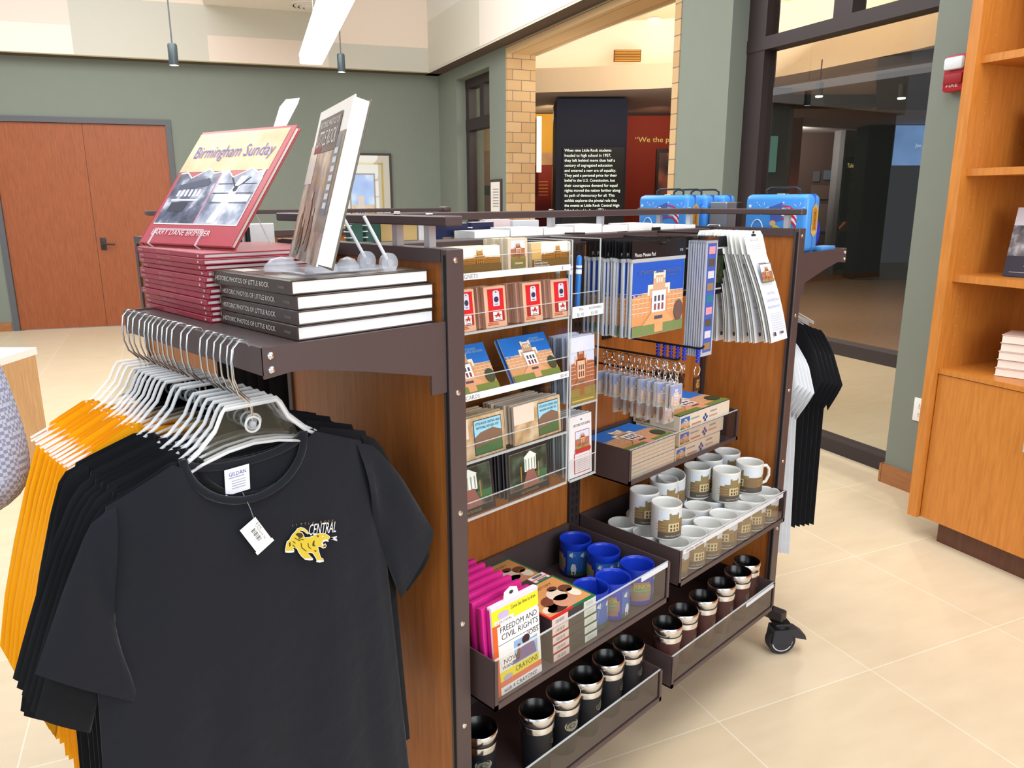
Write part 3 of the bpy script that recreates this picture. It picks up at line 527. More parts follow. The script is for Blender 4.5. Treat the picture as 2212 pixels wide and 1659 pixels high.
# goods on it: red hardcovers stacked on the second shelf from the top
RB = C(150, 22, 38, .4); RBs = C(206, 190, 190, .6)
def book(name, label, cat, w, d, th, cov, spine=None, group=None, art=None, pg=PAPER, bt=.0025, par=None):
    """lying book: spine at x=0 facing -x, x to the fore edge, y along the spine, z up"""
    t = thing(name, label, cat, (0, 0, 0), group); b = MB()
    b.rbox(0, 0, 0, w, d, bt, .0012, cov, 1); b.rbox(0, 0, th-bt, w, d, th, .0012, cov, 1); b.rbox(-.0008, 0, 0, bt, d, th, .0012, cov, 1)
    if spine: b.push(plane((-.001, d, 0), (0, -1, 0), (0, 0, 1))); spine(b, d, th); b.pop()
    if art: b.push(plane((0, 0, th), (0, -1, 0), (1, 0, 0)) if art[0] == 'side' else top(0, 0, th)); art[1](b, w, d); b.pop()
    b.build('cover', t); b = MB(); b.box(bt, .004, bt, w-.004, d-.004, th-bt, pg); b.build('pages', t); return t
def sp_red2(b, d, th): b.rect(.03, th*.3, d*.35, th*.7, RBs, .0004); b.rect(d*.5, th*.35, d*.9, th*.65, RBs, .0004)
rs = book('hardcover_book', 'red hardcover, lowest in the tall stack on the bookcase shelf', 'book', .2, .25, .0158, RB, sp_red2, 'red hardcovers stacked on the bookcase')
ang = math.atan2(RR[1], RR[0])
def rwplace(w, r, z, rot=0): return dict(loc=rw(w, r, z), rot=(0, 0, ang-math.pi/2+rot))
# spine faces +R side towards the room corner of the shelf -> turn so the spine looks left at the viewer
def put(o, w, r, z, rot=0): o.location = rw(w, r, z); o.rotation_euler = (0, 0, ang-math.pi/2+rot)
zz = 1.57
for k in range(14):
    lab = 'red hardcover, %s from the bottom of the front stack on the bookcase shelf' % ORD[k]
    o = rs if k == 0 else dup(rs, lab); o['label'] = lab; put(o, SW+.22+.001*(k % 3), SR-.10-.0015*(k % 4), zz+.0161*k, -math.pi/2+.04*((k*7) % 3-1))
for k in range(3):
    o = dup(rs, 'red hardcover, %s from the top of the rear stack on the bookcase shelf' % ORD[2-k]); put(o, SW+.40, SR-.11, zz+.0161*(14+k), -math.pi/2)
for k in range(14): o = dup(rs, 'red hardcover in the lower rear stack, its spine hidden behind the front stack', group='red hardcovers hidden at the rear of the bookcase'); put(o, SW+.41, SR-.11, zz+.0161*k, -math.pi/2)
o2 = book('hardcover_book', 'orange spined book beside the red stack on the bookcase shelf', 'book', .2, .25, .2, C(206, 96, 40)); put(o2, SW+.2, SR-.37, zz, -math.pi/2)
# bagged coffee on the top shelf
t = thing('snack_bag', 'shiny printed snack bag standing on the top visible bookcase shelf', 'bag', tuple(rw(SW+.2, SR-.16, 1.985)))
b = MB(MRW @ Matrix.Translation((SW+.2, SR-.22, 1.985))); rows = []
for i in range(9):
    z = .3*i/8; wv = .075*(1-.25*abs(i/8-.35)); tv = .05*math.sin(math.pi*min(1, (i+.6)/9))+.004
    rows.append([(tv*math.cos(q)*1.0, wv*math.sin(q), z) for q in [2*math.pi*j/20 for j in range(20)]])
b.grid(rows, picture('foil_bag', [(60, 26, 26), (210, 206, 200), (150, 40, 36), (226, 224, 220)], 18, .2), cu=True); b.build('bag_body', t)
# standing photo book (black and white cover)
def leanbook(name, label, w, h, th, cov, art, W, R, z, yaw, tilt=12):
    t = thing(name, label, 'book', (0, 0, 0)); b = MB()   # local: face -y, u=x, v=z
    b.box(0, 0, 0, w, .0025, h, cov); b.box(0, th-.0025, 0, w, th, h, cov); b.box(0, 0, 0, .003, th, h, cov); b.push(front(0, 0, 0)); art(b, w, h); b.pop(); b.build('cover', t)
    b = MB(); b.box(.003, .0025, .004, w-.004, th-.0025, h-.004, PAPER); b.build('pages', t)
    t.location = rw(W, R, z); t.rotation_euler = (math.radians(-tilt), 0, yaw); return t
BWP = picture('press_photo', [(40, 38, 44), (110, 104, 108), (190, 186, 188)], 22, .35)
def artbw(b, w, h):
    b.rect(0, .3*h, w, h, C(216, 212, 220), .0004); b.rect(0, .3*h, w, .74*h, BWP, .0008); b.rect(0, 0, w, .3*h, C(52, 46, 58), .0008); b.rect(.3*w, .3*h, .62*w, .62*h, C(60, 54, 58), .0012)
    for i in range(2): b.rect(.32*w, .2*h-.012*i, .72*w, .206*h-.012*i, C(196, 190, 196), .0014)
    b.rect(.1*w, .06*h, .4*w, .068*h, C(170, 164, 170), .0014)
fa = math.atan2(-WW[1], -WW[0])+math.pi/2       # yaw so that -y looks along -W
leanbook('photo_book', 'black and white photo book leaning on the middle bookcase shelf', .21, .27, .02, C(40, 36, 44), artbw, SW+.12, SR-.13, 1.157, fa+.18)
def artdk(b, w, h): b.rect(0, 0, w, h, C(58, 40, 44), .0004); b.rect(.1*w, .3*h, .9*w, .8*h, picture('dim_cover', [(60, 40, 40), (150, 120, 110)], 14), .0008)
leanbook('photo_book', 'dark covered book just behind the black and white photo book', .21, .27, .02, C(40, 30, 34), artdk, SW+.13, SR-.40, 1.157, fa+.18)
# white paperbacks
wb = book('paperback_book', '', 'book', .15, .2, .033, C(222, 196, 186), None, 'cream paperbacks stacked on the cupboard top', pg=C(240, 226, 214, .85))
for k in range(5):
    lab = 'thick cream paperback, %s from the bottom of the stack on the cupboard top' % ORD[k]; o = wb if k == 0 else dup(wb, lab); o['label'] = lab; put(o, SW+.22+.003*(k % 2), SR-.13-.002*k, .766+.0335*k, math.pi/2+.35+math.pi/2)
def artcol(b, w, h):
    b.rect(0, 0, w, h, C(46, 46, 60), .0004); b.rect(.06*w, .55*h, .94*w, .72*h, C(206, 206, 216), .0008); b.rect(.06*w, .2*h, .94*w, .55*h, picture('child_art', [(190, 40, 50), (60, 80, 160), (220, 190, 150), (120, 40, 50)], 16), .0008)
    b.text('LITTLE ROCK', .12*w, .61*h, .02, C(60, 60, 80), .0012, w=-.7*w)
    for i in range(2): b.rect(.1*w, .14*h-.02*i, .8*w, .15*h-.02*i, C(190, 190, 200), .0012)
leanbook('picture_book', 'dark blue picture book with a bright illustration on a clear stand on the cupboard top', .2, .24, .02, C(40, 42, 58), artcol, SW+.11, SR-.30, .775, fa+.15, 18)
def artface(b, w, h): b.rect(0, 0, w, h, C(40, 30, 32), .0004); b.ell(.5*w, .6*h, .25*w, .25*h, C(196, 160, 150), .0008); b.rect(0, 0, w, .3*h, C(226, 206, 206), .001)
leanbook('photo_book', 'small book with a portrait cover standing behind the cream paperbacks', .12, .165, .02, C(50, 40, 42), artface, SW+.30, SR-.22, .766, fa+.1)
leanbook('photo_book', 'small portrait cover book second behind the cream paperbacks', .12, .165, .02, C(50, 40, 42), artface, SW+.30, SR-.36, .766, fa+.1)
# ================================================================== display gondola (H plan: two end panels and a spine)
def screws(b, x, zs, y): 
    for z in zs: b.push(front(x, y, z)); b.lathe([(.0055, 0), (.005, .0015), (.002, .0025), (0, .0025)], 12, STEEL, (0, 0, 0), close=False); b.pop()
G = thing('display_gondola', 'dark framed cherry wood display gondola on casters in the foreground', 'display stand', (1.5, 1.29, 0))
def P(name, fn, par=None, label=None):
    b = MB(); fn(b); return b.build(name, par if par is not None else G, label)
def endpanel(x0, x1, zs):
    e = P('end_panel', lambda b: b.box(x0+.006, 1.018, .15, x1-.006, 1.565, 1.347, WOODP), None, 'cherry veneer end panel')
    def fr(b):
        b.rbox(x0, 1.0, .12, x1, 1.018, 1.37, .0015, FRAME, 1); b.rbox(x0, 1.565, .12, x1, 1.583, 1.37, .0015, FRAME, 1); b.box(x0, 1.018, 1.347, x1, 1.565, 1.37, FRAME); b.box(x0, 1.018, .12, x1, 1.565, .15, FRAME)
        b.box(x0-.0008, 1.0035, .13, x0+.002, 1.010, 1.36, GAP)
        for y in (1.0, 1.583): screws(b, (x0+x1)/2, zs, y if y == 1.0 else 1.583)
    P('end_frame', fr, e, 'dark brown metal edge frame')
    return e
ZSC = [1.351, 1.117, .886, .657, .43]
endpanel(.842, .880, ZSC); endpanel(2.177, 2.217, [z-.003 for z in ZSC])
P('spine_panel', lambda b: b.box(.88, 1.293, .15, 1.505, 1.308, 1.342, WOODP)); P('spine_panel', lambda b: b.box(1.55, 1.293, .15, 2.177, 1.308, 1.342, WOODP))
def up(b):
    b.box(1.505, 1.285, .12, 1.55, 1.316, 1.37, FRAMED)
    for z in [.2+.025*i for i in range(46)]: b.box(1.516, 1.2845, z, 1.522, 1.2855, z+.014, GAP); b.box(1.533, 1.2845, z, 1.539, 1.2855, z+.014, GAP)
P('upright', up); P('upright', lambda b: b.box(.88, 1.282, .12, .897, 1.318, 1.37, FRAMED)); P('upright', lambda b: b.box(2.160, 1.282, .12, 2.177, 1.318, 1.37, FRAMED))
P('top_rail', lambda b: b.rbox(.88, 1.284, 1.342, 2.177, 1.317, 1.366, .002, FRAME, 1)); P('bottom_rail', lambda b: b.box(.88, 1.27, .12, 2.177, 1.33, .15, FRAME))
P('base_leg', lambda b: b.rbox(.845, .95, .115, .877, 1.63, .15, .004, FRAMED, 1)); P('base_leg', lambda b: b.rbox(2.18, .95, .115, 2.214, 1.63, .15, .004, FRAMED, 1))
def caster(x, y, yaw=0.0):
    M = Matrix.Translation((x, y, 0)) @ Matrix.Rotation(yaw, 4, 'Z'); c = MB(M)
    c.rbox(-.028, -.028, .105, .028, .028, .115, .003, BLACK, 1); c.cyl((0, 0, .085), (0, 0, .107), .018, 14, C(60, 60, 66, .4))
    for s in (-1, 1): c.prism([(-.026, .04), (.03, .03), (.03, .06), (.016, .092), (-.03, .092)], s*.021-.003, s*.021+.003, C(40, 42, 50, .5)) if False else None
    c.push(plane((0, 0, 0), (1, 0, 0), (0, 0, 1))); c.prism([(-.034, .046), (.03, .036), (.036, .062), (.018, .094), (-.028, .094)], -.026, .026, C(40, 42, 50, .5)); c.pop(); o = c.build('caster', G, 'black swivel caster with brake')
    w = MB(M @ plane((.004, 0, .047), (1, 0, 0), (0, 0, 1))); w.lathe([(.0, -.017), (.043, -.017), (.047, -.012), (.047, .012), (.043, .017), (0, .017)], 32, C(34, 34, 40, .6), close=False); w.lathe([(.0, .0175), (.03, .0175)], 32, C(44, 46, 54, .5), close=False); w.lathe([(.0, -.0175), (.03, -.0175)], 32, C(44, 46, 54, .5), close=False)
    w.lathe([(.031, .0178), (.0345, .0178)], 32, C(206, 206, 212, .4), close=False); w.build('wheel', o, 'black tyre with a pale ring')
    k = MB(M); k.push(plane((0, 0, 0), (1, 0, 0), (0, 0, 1))); k.prism([(.02, .094), (.05, .09), (.078, .07), (.084, .052), (.05, .06), (.024, .072)], -.02, .02, C(40, 42, 50, .45)); k.pop(); k.build('brake_pedal', o)
caster(2.197, .962, -.7); caster(2.197, 1.61, .5); caster(.861, .965, -.7); caster(.861, 1.61, .6)
# guard rails on the top
def rail(b, x0, y0, x1, y1, z0=1.4085, z1=1.4255): b.rbox(x0, y0, z0, x1, y1, z1, .002, FRAME, 1)
R1 = P('guard_rail', lambda b: rail(b, .842, 1.0, .88, 1.58)); R2 = P('guard_rail', lambda b: rail(b, .895, 1.326, 2.172, 1.344)); R3 = P('guard_rail', lambda b: rail(b, 2.18, 1.0, 2.214, 1.58))
def rpost(x, y, par, zb=1.366):
    b = MB(); b.box(x-.0075, y-.0075, zb, x+.0075, y+.0075, 1.4085, BRUSH); b.rbox(x-.005, y-.005, 1.4255, x+.005, y+.005, 1.429, .001, STEEL, 1); b.build('rail_post', par, 'brushed metal rail post')
for y in (1.068, 1.162, 1.5): rpost(.861, y, R1)
for x in (.99, 1.474, 1.675, 2.12): rpost(x, 1.336, R2, 1.30 if False else 1.366)
for y in (1.05, 1.5): rpost(2.197, y, R3)
P('top_bracket', lambda b: b.box(.9, 1.317, 1.35, 2.16, 1.346, 1.366, FRAMED))
# back tray (holds the notebooks seen over the top)
P('back_shelf', lambda b: (b.box(.885, 1.32, 1.17, 2.172, 1.56, 1.176, FRAME), b.box(.885, 1.556, 1.17, 2.172, 1.56, 1.2, FRAME)))
# ---------------------------------------------------------------- end shelves with a garment rail
def armshelf(label, x0, xp, s):
    """x0 = rail side, xp = face of the end panel, s = +1 when the rail lies on the -x side"""
    t = thing('garment_rail_shelf', label, 'shelf', (xp, 1.29, 1.2))
    P('shelf_plate', lambda b: b.box(min(x0+s*.004, xp), 1.012, 1.239, max(x0+s*.004, xp), 1.558, 1.243, FRAME), t)
    P('hang_rail', lambda b: b.rbox(min(x0, x0+s*.006), 1.007, 1.204, max(x0, x0+s*.006), 1.561, 1.2465, .0008, FRAME, 1), t, 'dark flat garment rail')
    for y0, y1 in ((1.0065, 1.0105), (1.5585, 1.5625)):
        L = abs(xp-x0); pts = [(0, 1.2465), (L, 1.2465), (L, 1.12), (L-.035, 1.12), (L-.035, 1.155), (L*.5, 1.185), (L*.2, 1.204), (L*.12, 1.2045), (0, 1.2)]
        b = MB(plane((x0, (y0+y1)/2, 0), (s, 0, 0), (0, 0, 1))); b.prism(pts, -.002, .002, FRAME); ab = b.build('bracket_arm', t, 'dark tapered bracket arm')
        b = MB()
        for z in (1.2335, 1.2125):
            b.push(plane((x0+s*.012, y0 if y0 < 1.2 else y1, z), (1, 0, 0), (0, 0, 1)) if y0 < 1.2 else plane((x0+s*.012, y1, z), (-1, 0, 0), (0, 0, 1))); b.lathe([(.0058, 0), (.0055, .002), (.0035, .004), (0, .0045)], 14, STEEL, close=False); b.pop()
        b.build('bolt', ab, 'steel dome bolt')
    return t
armshelf('dark metal garment rail shelf holding the T-shirts and the stacked books', .500, .842, 1)
tf = armshelf('dark metal garment rail shelf carrying the blue lunch boxes at the far end', 2.545, 2.217, -1)
for o in kids(tf): o.location.z = .052
# ---------------------------------------------------------------- trays with clear fronts
TRW = frosted('label_strip', (226, 230, 238), .85)
def tray(label, x0, x1, y0, y1, z0, z1, strip=None):
    t = thing('display_tray', label, 'tray', ((x0+x1)/2, (y0+y1)/2, z0)); lip = .012
    def body(b):
        b.box(x0, y0, z0, x1, y1, z0+.004, FRAME); b.box(x0, y0, z0, x0+.003, y1, z1, FRAME); b.box(x1-.003, y0, z0, x1, y1, z1, FRAME); b.box(x0, y1-.003, z0, x1, y1, z1, FRAME)
        b.box(x0, y0-.002, z0, x1, y0+.001, z0+lip, FRAME); b.box(x0-.0, y0-.002, z0, x0+.009, y0+.001, z1-.002, FRAME); b.box(x1-.009, y0-.002, z0, x1, y0+.001, z1-.002, FRAME)
    P('tray_body', body, t)
    def gl(b): b.box(x0+.004, y0+.0015, z0+.006, x1-.004, y0+.0045, z1, TRAYP); b.box(x0+.004, y0+.0012, z1-.0015, x1-.004, y0+.0048, z1+.0005, ACRE)
    P('front_pane', gl, t, 'clear front pane')
    if strip: P('label_strip', lambda b: b.box(strip[0], y0-.0016, strip[1], strip[2], y0+.001, strip[3], TRW), t, 'white label strip')
    return t
YF = .953
tray('dark tray of blue mugs, card boxes and pink activity books, left on the gondola', .900, 1.504, YF, 1.285, .467, .577, (1.385, .565, 1.494, .576))
tray('dark tray crowded with photo mugs, right on the gondola', 1.549, 2.134, YF, 1.285, .487, .5875, None)
tray('bottom left dark tray of black travel mugs', .900, 1.494, YF, 1.285, .186, .277)
tray('bottom right dark tray of maroon travel mugs', 1.54, 2.11, YF, 1.285, .196, .289, (1.93, .276, 2.1, .286))
tray('shallow dark tray of jigsaw puzzle boxes above the photo mugs', 1.53, 2.09, 1.106, 1.285, .726, .823)
for o in [c for c in bpy.data.objects if c.name.startswith('display_tray') and 'photo mugs, right' in c.get('label', '')]:
    b = MB(front(1.565, YF+.0008, .572)); b.rect(0, 0, .55, .013, TRW, .0006); b.text('CENTRAL HIGH MUG', .012, .003, .006, C(90, 90, 96), .001); b.text('$6.99', .5, .003, .006, C(90, 90, 96), .001); b.build('label_strip', o, 'white label strip')
# ---------------------------------------------------------------- clear acrylic racks
def rack(label, x0, x1, y0, y1, tiers, ztop, lip=.036, sides=True):
    t = thing('acrylic_rack', label, 'display rack', ((x0+x1)/2, (y0+y1)/2, tiers[-1]))
    P('back_sheet', lambda b: b.box(x0, y1-.003, tiers[-1], x1, y1, ztop, ACR), t)
    if sides:
        for x in (x0, x1-.003):
            def sd(b): b.box(x, y0, tiers[-1], x+.003, y1-.003, ztop, ACR); b.box(x-.0003, y0-.0003, tiers[-1], x+.0033, y0+.0015, ztop, ACRE); b.box(x-.0003, y0, ztop-.001, x+.0033, y1, ztop+.0008, ACRE)
            P('side_sheet', sd, t)
    for z in tiers:
        def tr(b): b.box(x0+.003, y0, z-.004, x1-.003, y1-.003, z, ACR); b.box(x0+.003, y0-.003, z-.004, x1-.003, y0, z+lip, ACR); b.box(x0+.003, y0-.0032, z-.0042, x1-.003, y0+.0012, z+.0002, ACRE); b.box(x0+.003, y0-.0032, z+lip-.0006, x1-.003, y0+.0002, z+lip+.0006, ACRE)
        P('tier', tr, t)
    return t
XA0, XA1, YA0, YA1 = .90, 1.303, 1.122, 1.280
RA = rack('clear acrylic five tier rack of magnets, postcards and cards', XA0, XA1, YA0, YA1, [1.308, 1.195, 1.066, .923, .797], 1.36)
INK = C(120, 124, 140, .6, 0, 0)
def strip(z0, z1, l, r):
    b = MB(front(XA0+.003, YA0-.0032, z0)); w = XA1-XA0-.006; b.box(0, 0, 0, w, z1-z0, .0008, WHITE)
    if l: b.text(l, .062 if l[0] == 'M' else .047, .0025, .0085, INK, .0012)
    if r: b.text(r, w-.03, .003, .0075, INK, .0012)
    b.build('label_strip', RA, 'white label strip')
strip(1.2995, 1.3125, 'MAGNETS', '$'); strip(1.0545, 1.069, 'POST CARDS', '$0.40')
RBk = rack('narrow clear acrylic rack of pens, tall postcards and guidebooks', 1.309, 1.412, YA0, YA1, [1.195, .981, .795], 1.365, .05)
b = MB(front(1.309, YA0-.0036, 1.189)); b.box(0, 0, 0, .113, .026, .0008, WHITE); b.text('PINS', .022, .0155, .006, INK, .0012, w=-.016); b.text('BOOKMARKS', .058, .0155, .006, INK, .0012, w=-.046); b.text('$1.95', .016, .003, .0075, INK, .0012); b.text('$1.00', .066, .003, .0075, INK, .0012); b.build('price_label', RBk, 'white price label')
# ---------------------------------------------------------------- peg hooks on the right half of the spine
def peg(label, x, z, y0, y1=1.292, price=True):
    t = thing('peg_hook', label, 'hook', (x, y1, z)); b = MB(); b.tube([(x, y1, z), (x, y0+.012, z), (x, y0+.004, z+.002), (x, y0, z+.008)], .0028, 8, BLACK); b.build('wire', t); b = MB(); b.box(x-.02, y1-.004, z-.012, x+.02, y1, z+.012, BLACK); b.build('back_plate', t); return t
peg('black peg hook carrying the mouse pads', 1.535, 1.352, 1.02); peg('black peg hook carrying the card packs', 1.715, 1.356, 1.0); peg('black peg hook carrying the hanging guide booklets', 1.875, 1.363, .985)
peg('black peg hook carrying the clear key rings', 1.555, 1.075, .985); peg('black double peg hook with the blue bead key rings', 1.66, 1.088, .985); peg('black peg hook under the clear key rings', 1.60, 1.02, 1.03); 
# second gondola standing behind
G2 = thing('display_gondola', 'second dark framed display gondola standing just behind the first one', 'display stand', (1.4, 2.25, 0))
for x0, x1 in ((.85, .886), (1.885, 1.92)):
    e = P('end_panel', lambda b: b.box(x0+.006, 1.978, .15, x1-.006, 2.472, 1.325, WOODP), G2)
    P('end_frame', lambda b: (b.box(x0, 1.96, .12, x1, 1.978, 1.347, FRAME), b.box(x0, 2.472, .12, x1, 2.49, 1.347, FRAME), b.box(x0, 1.978, 1.325, x1, 2.472, 1.347, FRAME), b.box(x0, 1.978, .12, x1, 2.472, .15, FRAME)), e)
P('spine_panel', lambda b: b.box(.886, 2.22, .15, 1.885, 2.235, 1.345, WOODP), G2); P('top_rail', lambda b: b.box(.886, 2.212, 1.345, 1.885, 2.243, 1.362, FRAME), G2)
gr = P('guard_rail', lambda b: b.rbox(.80, 2.215, 1.4125, 1.85, 2.238, 1.4255, .002, FRAME, 1), G2); b = MB(); b.rbox(1.85, 2.205, 1.408, 1.885, 2.248, 1.430, .008, FRAME); b.build('end_cap', gr)
for x in (1.0, 1.79): b = MB(); b.box(x-.008, 2.219, 1.36, x+.008, 2.235, 1.4125, BRUSH); b.build('rail_post', gr)
for x, y in ((.87, 1.97), (.87, 2.48), (1.9, 1.97), (1.9, 2.48)): P('caster', lambda b: (b.cyl((x-.012, y, .045), (x+.012, y, .045), .045, 20, BLACK), b.box(x-.016, y-.02, .05, x+.016, y+.02, .12, BLACK)), G2)
P('base_leg', lambda b: b.box(.85, 1.95, .115, .886, 2.5, .15, FRAMED), G2); P('base_leg', lambda b: b.box(1.885, 1.95, .115, 1.92, 2.5, .15, FRAMED), G2)
# ================================================================== books on the near shelf
BKB = C(64, 52, 46, .3); TXT = C(214, 208, 198, .6, 0, 0)
def sp_blk(b, d, th):
    b.text('HISTORIC PHOTOS OF LITTLE ROCK', .012, th*.34, .0078, TXT, .0006, w=.188); b.text('TURNER', .222, th*.4, .004, C(140, 130, 120, .6), .0006); b.rect(.002, th*.55, .008, th*.9, C(120, 110, 104), .0005)
def cov_blk(b, w, d):
    b.rect(.01, .01, w-.01, d-.01, picture('sepia_street', [(52, 42, 36), (104, 90, 78), (190, 180, 170)], 16, .2), .0003); b.rect(.02, d*.72, w*.2, d-.02, C(206, 200, 194, .3), .0006)
WPG = C(250, 250, 250, .9, 0, .02, 300)
bk = book('photo_hardcover', '', 'book', .267, .262, .0226, BKB, sp_blk, 'dark photo hardcovers stacked on the garment shelf', ('top', cov_blk), pg=WPG)
LB = ['lowest', 'second lowest', 'second highest', 'topmost']
for k in range(4):
    o = bk if k == 0 else dup(bk); o['label'] = 'thick dark photo hardcover with white page edges, %s of four on the near shelf' % LB[k]
    o.location = (.572+(.0, .002, .003, -.002)[k], 1.032+(0, 0, .002, .006)[k], 1.2435+.0229*k); o.rotation_euler = (0, 0, (.0, .004, -.004, .012)[k])
RD = C(150, 34, 54, .35); RDs = C(198, 120, 124, .5)
def sp_red(b, d, th):
    b.text('BRIMNER', .01, th*.35, .0034, C(220, 180, 180), .0005); b.text('BIRMINGHAM SUNDAY', .10, th*.3, .0045, RDs, .0006); b.poly([(d-.022, th*.25), (d-.014, th*.5), (d-.022, th*.75)], C(226, 190, 190), .0005)
rk = book('red_hardcover', '', 'book', .262, .304, .0099, RD, sp_red, 'red hardcovers stacked on the garment shelf', pg=C(234, 228, 228, .9), bt=.0024)
for k in range(12):
    o = rk if k == 0 else dup(rk); o['label'] = 'thin dark red hardcover, %s from the bottom of the tall stack at the shelf end' % ORD[k]
    o.location = (.556+.003*math.sin(k*1.7), 1.3+.003*math.sin(k*2.3)+.0004*k, 1.2435+.01*k); o.rotation_euler = (0, 0, .01*math.sin(k*3.1))
# display copy of the red hardcover, leaning on a clear wire easel
def lean(x, y, z, tilt, yaw): return Matrix.Translation((x, y, z)) @ Matrix.Rotation(math.radians(yaw), 4, 'Z') @ Matrix.Rotation(math.radians(tilt), 4, 'Y')
M = lean(.565, 1.629, 1.3705, 37.3, 10.5); W_, H_, TH = .300, .279, .012
t = thing('red_hardcover', 'red hardcover with torn photo cover, leaning face out on top of the red stack', 'book', (.565, 1.5, 1.3705))
b = MB(M @ side(0, 0, 0)); b.rbox(0, 0, -TH, W_, H_, -TH+.0025, .001, C(160, 48, 54, .3), 1); b.rbox(0, 0, -.0025, W_, H_, 0, .001, C(176, 68, 78, .25), 1); b.box(0, 0, -TH, .003, H_, 0, C(176, 50, 70, .3))
TAN = picture('tan_sky', [(216, 168, 118), (230, 190, 144), (206, 154, 104)], 9, .3); PH1 = picture('grey_photo', [(36, 38, 58), (96, 100, 124), (226, 228, 236)], 26, .25, 5); PH2 = picture('window_photo', [(60, 62, 86), (150, 156, 176), (240, 242, 248)], 18, .25, 4)
b.rect(.0, .62*H_, .955*W_, .975*H_, TAN, .0004)
tear = [(.04+.9*i/12, .60+.028*math.sin(i*2.1)+.02*math.sin(i*5.3)) for i in range(13)]
b.poly([(x*W_, (y+.012)*H_) for x, y in tear[::-1]]+[(.04*W_, .56*H_), (.94*W_, .56*H_)], WHITE, .0006)
b.rect(.05*W_, .16*H_, .945*W_, .56*H_, WHITE, .0006)
b.poly([(x*W_, y*H_) for x, y in tear[:7][::-1]]+[(.055*W_, .17*H_), (.49*W_, .17*H_)], PH1, .0009); b.poly([(x*W_, y*H_) for x, y in tear[6:][::-1]]+[(.505*W_, .17*H_), (.935*W_, .17*H_)], PH2, .0009)
b.rect(.49*W_, .17*H_, .505*W_, .6*H_, C(190, 130, 150), .001)
b.poly([(.1*W_, .5*H_), (.4*W_, .56*H_), (.44*W_, .52*H_), (.42*W_, .49*H_), (.12*W_, .45*H_)], C(74, 78, 98), .0012)
for i in range(6): b.rect((.13+.045*i)*W_, .40*H_, (.155+.045*i)*W_, .46*H_, C(226, 228, 236), .0012)
b.rect(.1*W_, .36*H_, .4*W_, .375*H_, C(216, 218, 228), .0012); b.rect(.12*W_, .27*H_, .3*W_, .35*H_, C(44, 46, 62), .0012)
INKD = C(54, 58, 74)
for (x0, y0, x1, y1) in ((.54, .34, .92, .347), (.52, .42, .93, .428), (.53, .50, .92, .507)): b.rect(x0*W_, y0*H_, x1*W_, y1*H_, INKD, .0012)
b.poly([(.62*W_, .18*H_), (.7*W_, .18*H_), (.8*W_, .57*H_), (.73*W_, .57*H_)], WHITE, .0013); b.rect(.56*W_, .355*H_, .92*W_, .41*H_, WHITE, .0011)
b.ell(.735*W_, .46*H_, .022*W_, .024*H_, INKD, .0016)
for s in (-1, 1): b.poly([(.735*W_, .47*H_), ((.735+s*.09)*W_, .56*H_), ((.735+s*.1)*W_, .555*H_), (.735*W_, .455*H_)], INKD, .0015)
b.text('Birmingham Sunday', .065*W_, .745*H_, .03, C(112, 112, 178), .0015, w=-.85*W_); b.text('LARRY DANE BRIMNER', .09*W_, .07*H_, .0125, C(240, 214, 214), .0012, w=-.64*W_)
b.build('cover', t); b = MB(M @ side(0, 0, 0)); b.box(.003, .004, -TH+.0025, W_-.005, H_-.004, -.0025, PAPER); b.build('pages', t)
e = thing('book_easel', 'clear wire easel holding the leaning red hardcover', 'book stand', (.6, 1.5, 1.364)); b = MB(M @ side(0, 0, 0)); lip = -.004
CL = frosted('clear_rod', (226, 232, 240), .45)
b.tube([(.05, -.006, -TH-.01), (.05, -.006, .008), (.05, .028, .008), (.205, .028, .008), (.205, -.006, .008), (.205, -.006, -TH-.01)], .0019, 8, CL); b.build('front_lip', e)
def mp(u, v, w): return (M @ side(0, 0, 0)) @ Vector((u, v, w))
for u in (.06, .2): b = MB(); a = mp(u, .15, -TH-.004); b.tube([mp(u, -.004, -TH-.006), mp(u, .15, -TH-.004), (a.x+.055, a.y, 1.366)], .0019, 8, CL); b.build('back_leg', e)
c = thing('price_card', 'blank white card sticking up behind the leaning red hardcover', 'card', tuple(mp(.27, .27, -.014))); b = MB(M @ side(0, 0, -0)); b.prism([(.222, .2), (.25, .2), (.242, .285), (.240, .350), (.236, .364), (.195, .364), (.188, .345), (.208, .28)], -TH-.004, -TH-.0032, C(252, 252, 252, .9, 0, 0)); b.build('card_sheet', c)
# display copy of the photo hardcover on a clear stand
M = lean(.665, 1.212, 1.3585, 16.1, -20.7); W_, H_, TH = .254, .247, .026
t = thing('photo_hardcover', 'upright photo hardcover showing its cover, on a clear stand atop the dark books', 'book', (.66, 1.12, 1.36))
b = MB(M @ side(0, 0, 0)); b.rbox(0, 0, -.003, W_, H_, 0, .001, C(232, 230, 226, .2), 1); b.rbox(0, 0, -TH, W_, H_, -TH+.003, .001, C(96, 92, 80, .3), 1); b.box(0, 0, -TH, .003, H_, 0, C(70, 60, 52, .3))
ST = picture('street_photo', [(62, 54, 46), (118, 104, 90), (176, 164, 150), (214, 206, 198)], 22, .18, 6, (1, 1, .5))
b.rect(.0, 0, W_, .74*H_, ST, .0004); b.rect(.72*W_, .2*H_, W_, .8*H_, C(104, 92, 74, .2), .0006); b.rect(.78*W_, .3*H_, .92*W_, .78*H_, C(84, 92, 110, .2), .0008)
for i in range(7): b.rect(.8*W_, (.34+.055*i)*H_, .9*W_, (.375+.055*i)*H_, C(196, 196, 200), .001)
b.rect(.0, .5*H_, .25*W_, .76*H_, C(206, 202, 196, .2), .0007); b.rect(.12*W_, .7*H_, .8*W_, .93*H_, C(74, 58, 56, .3), .001)
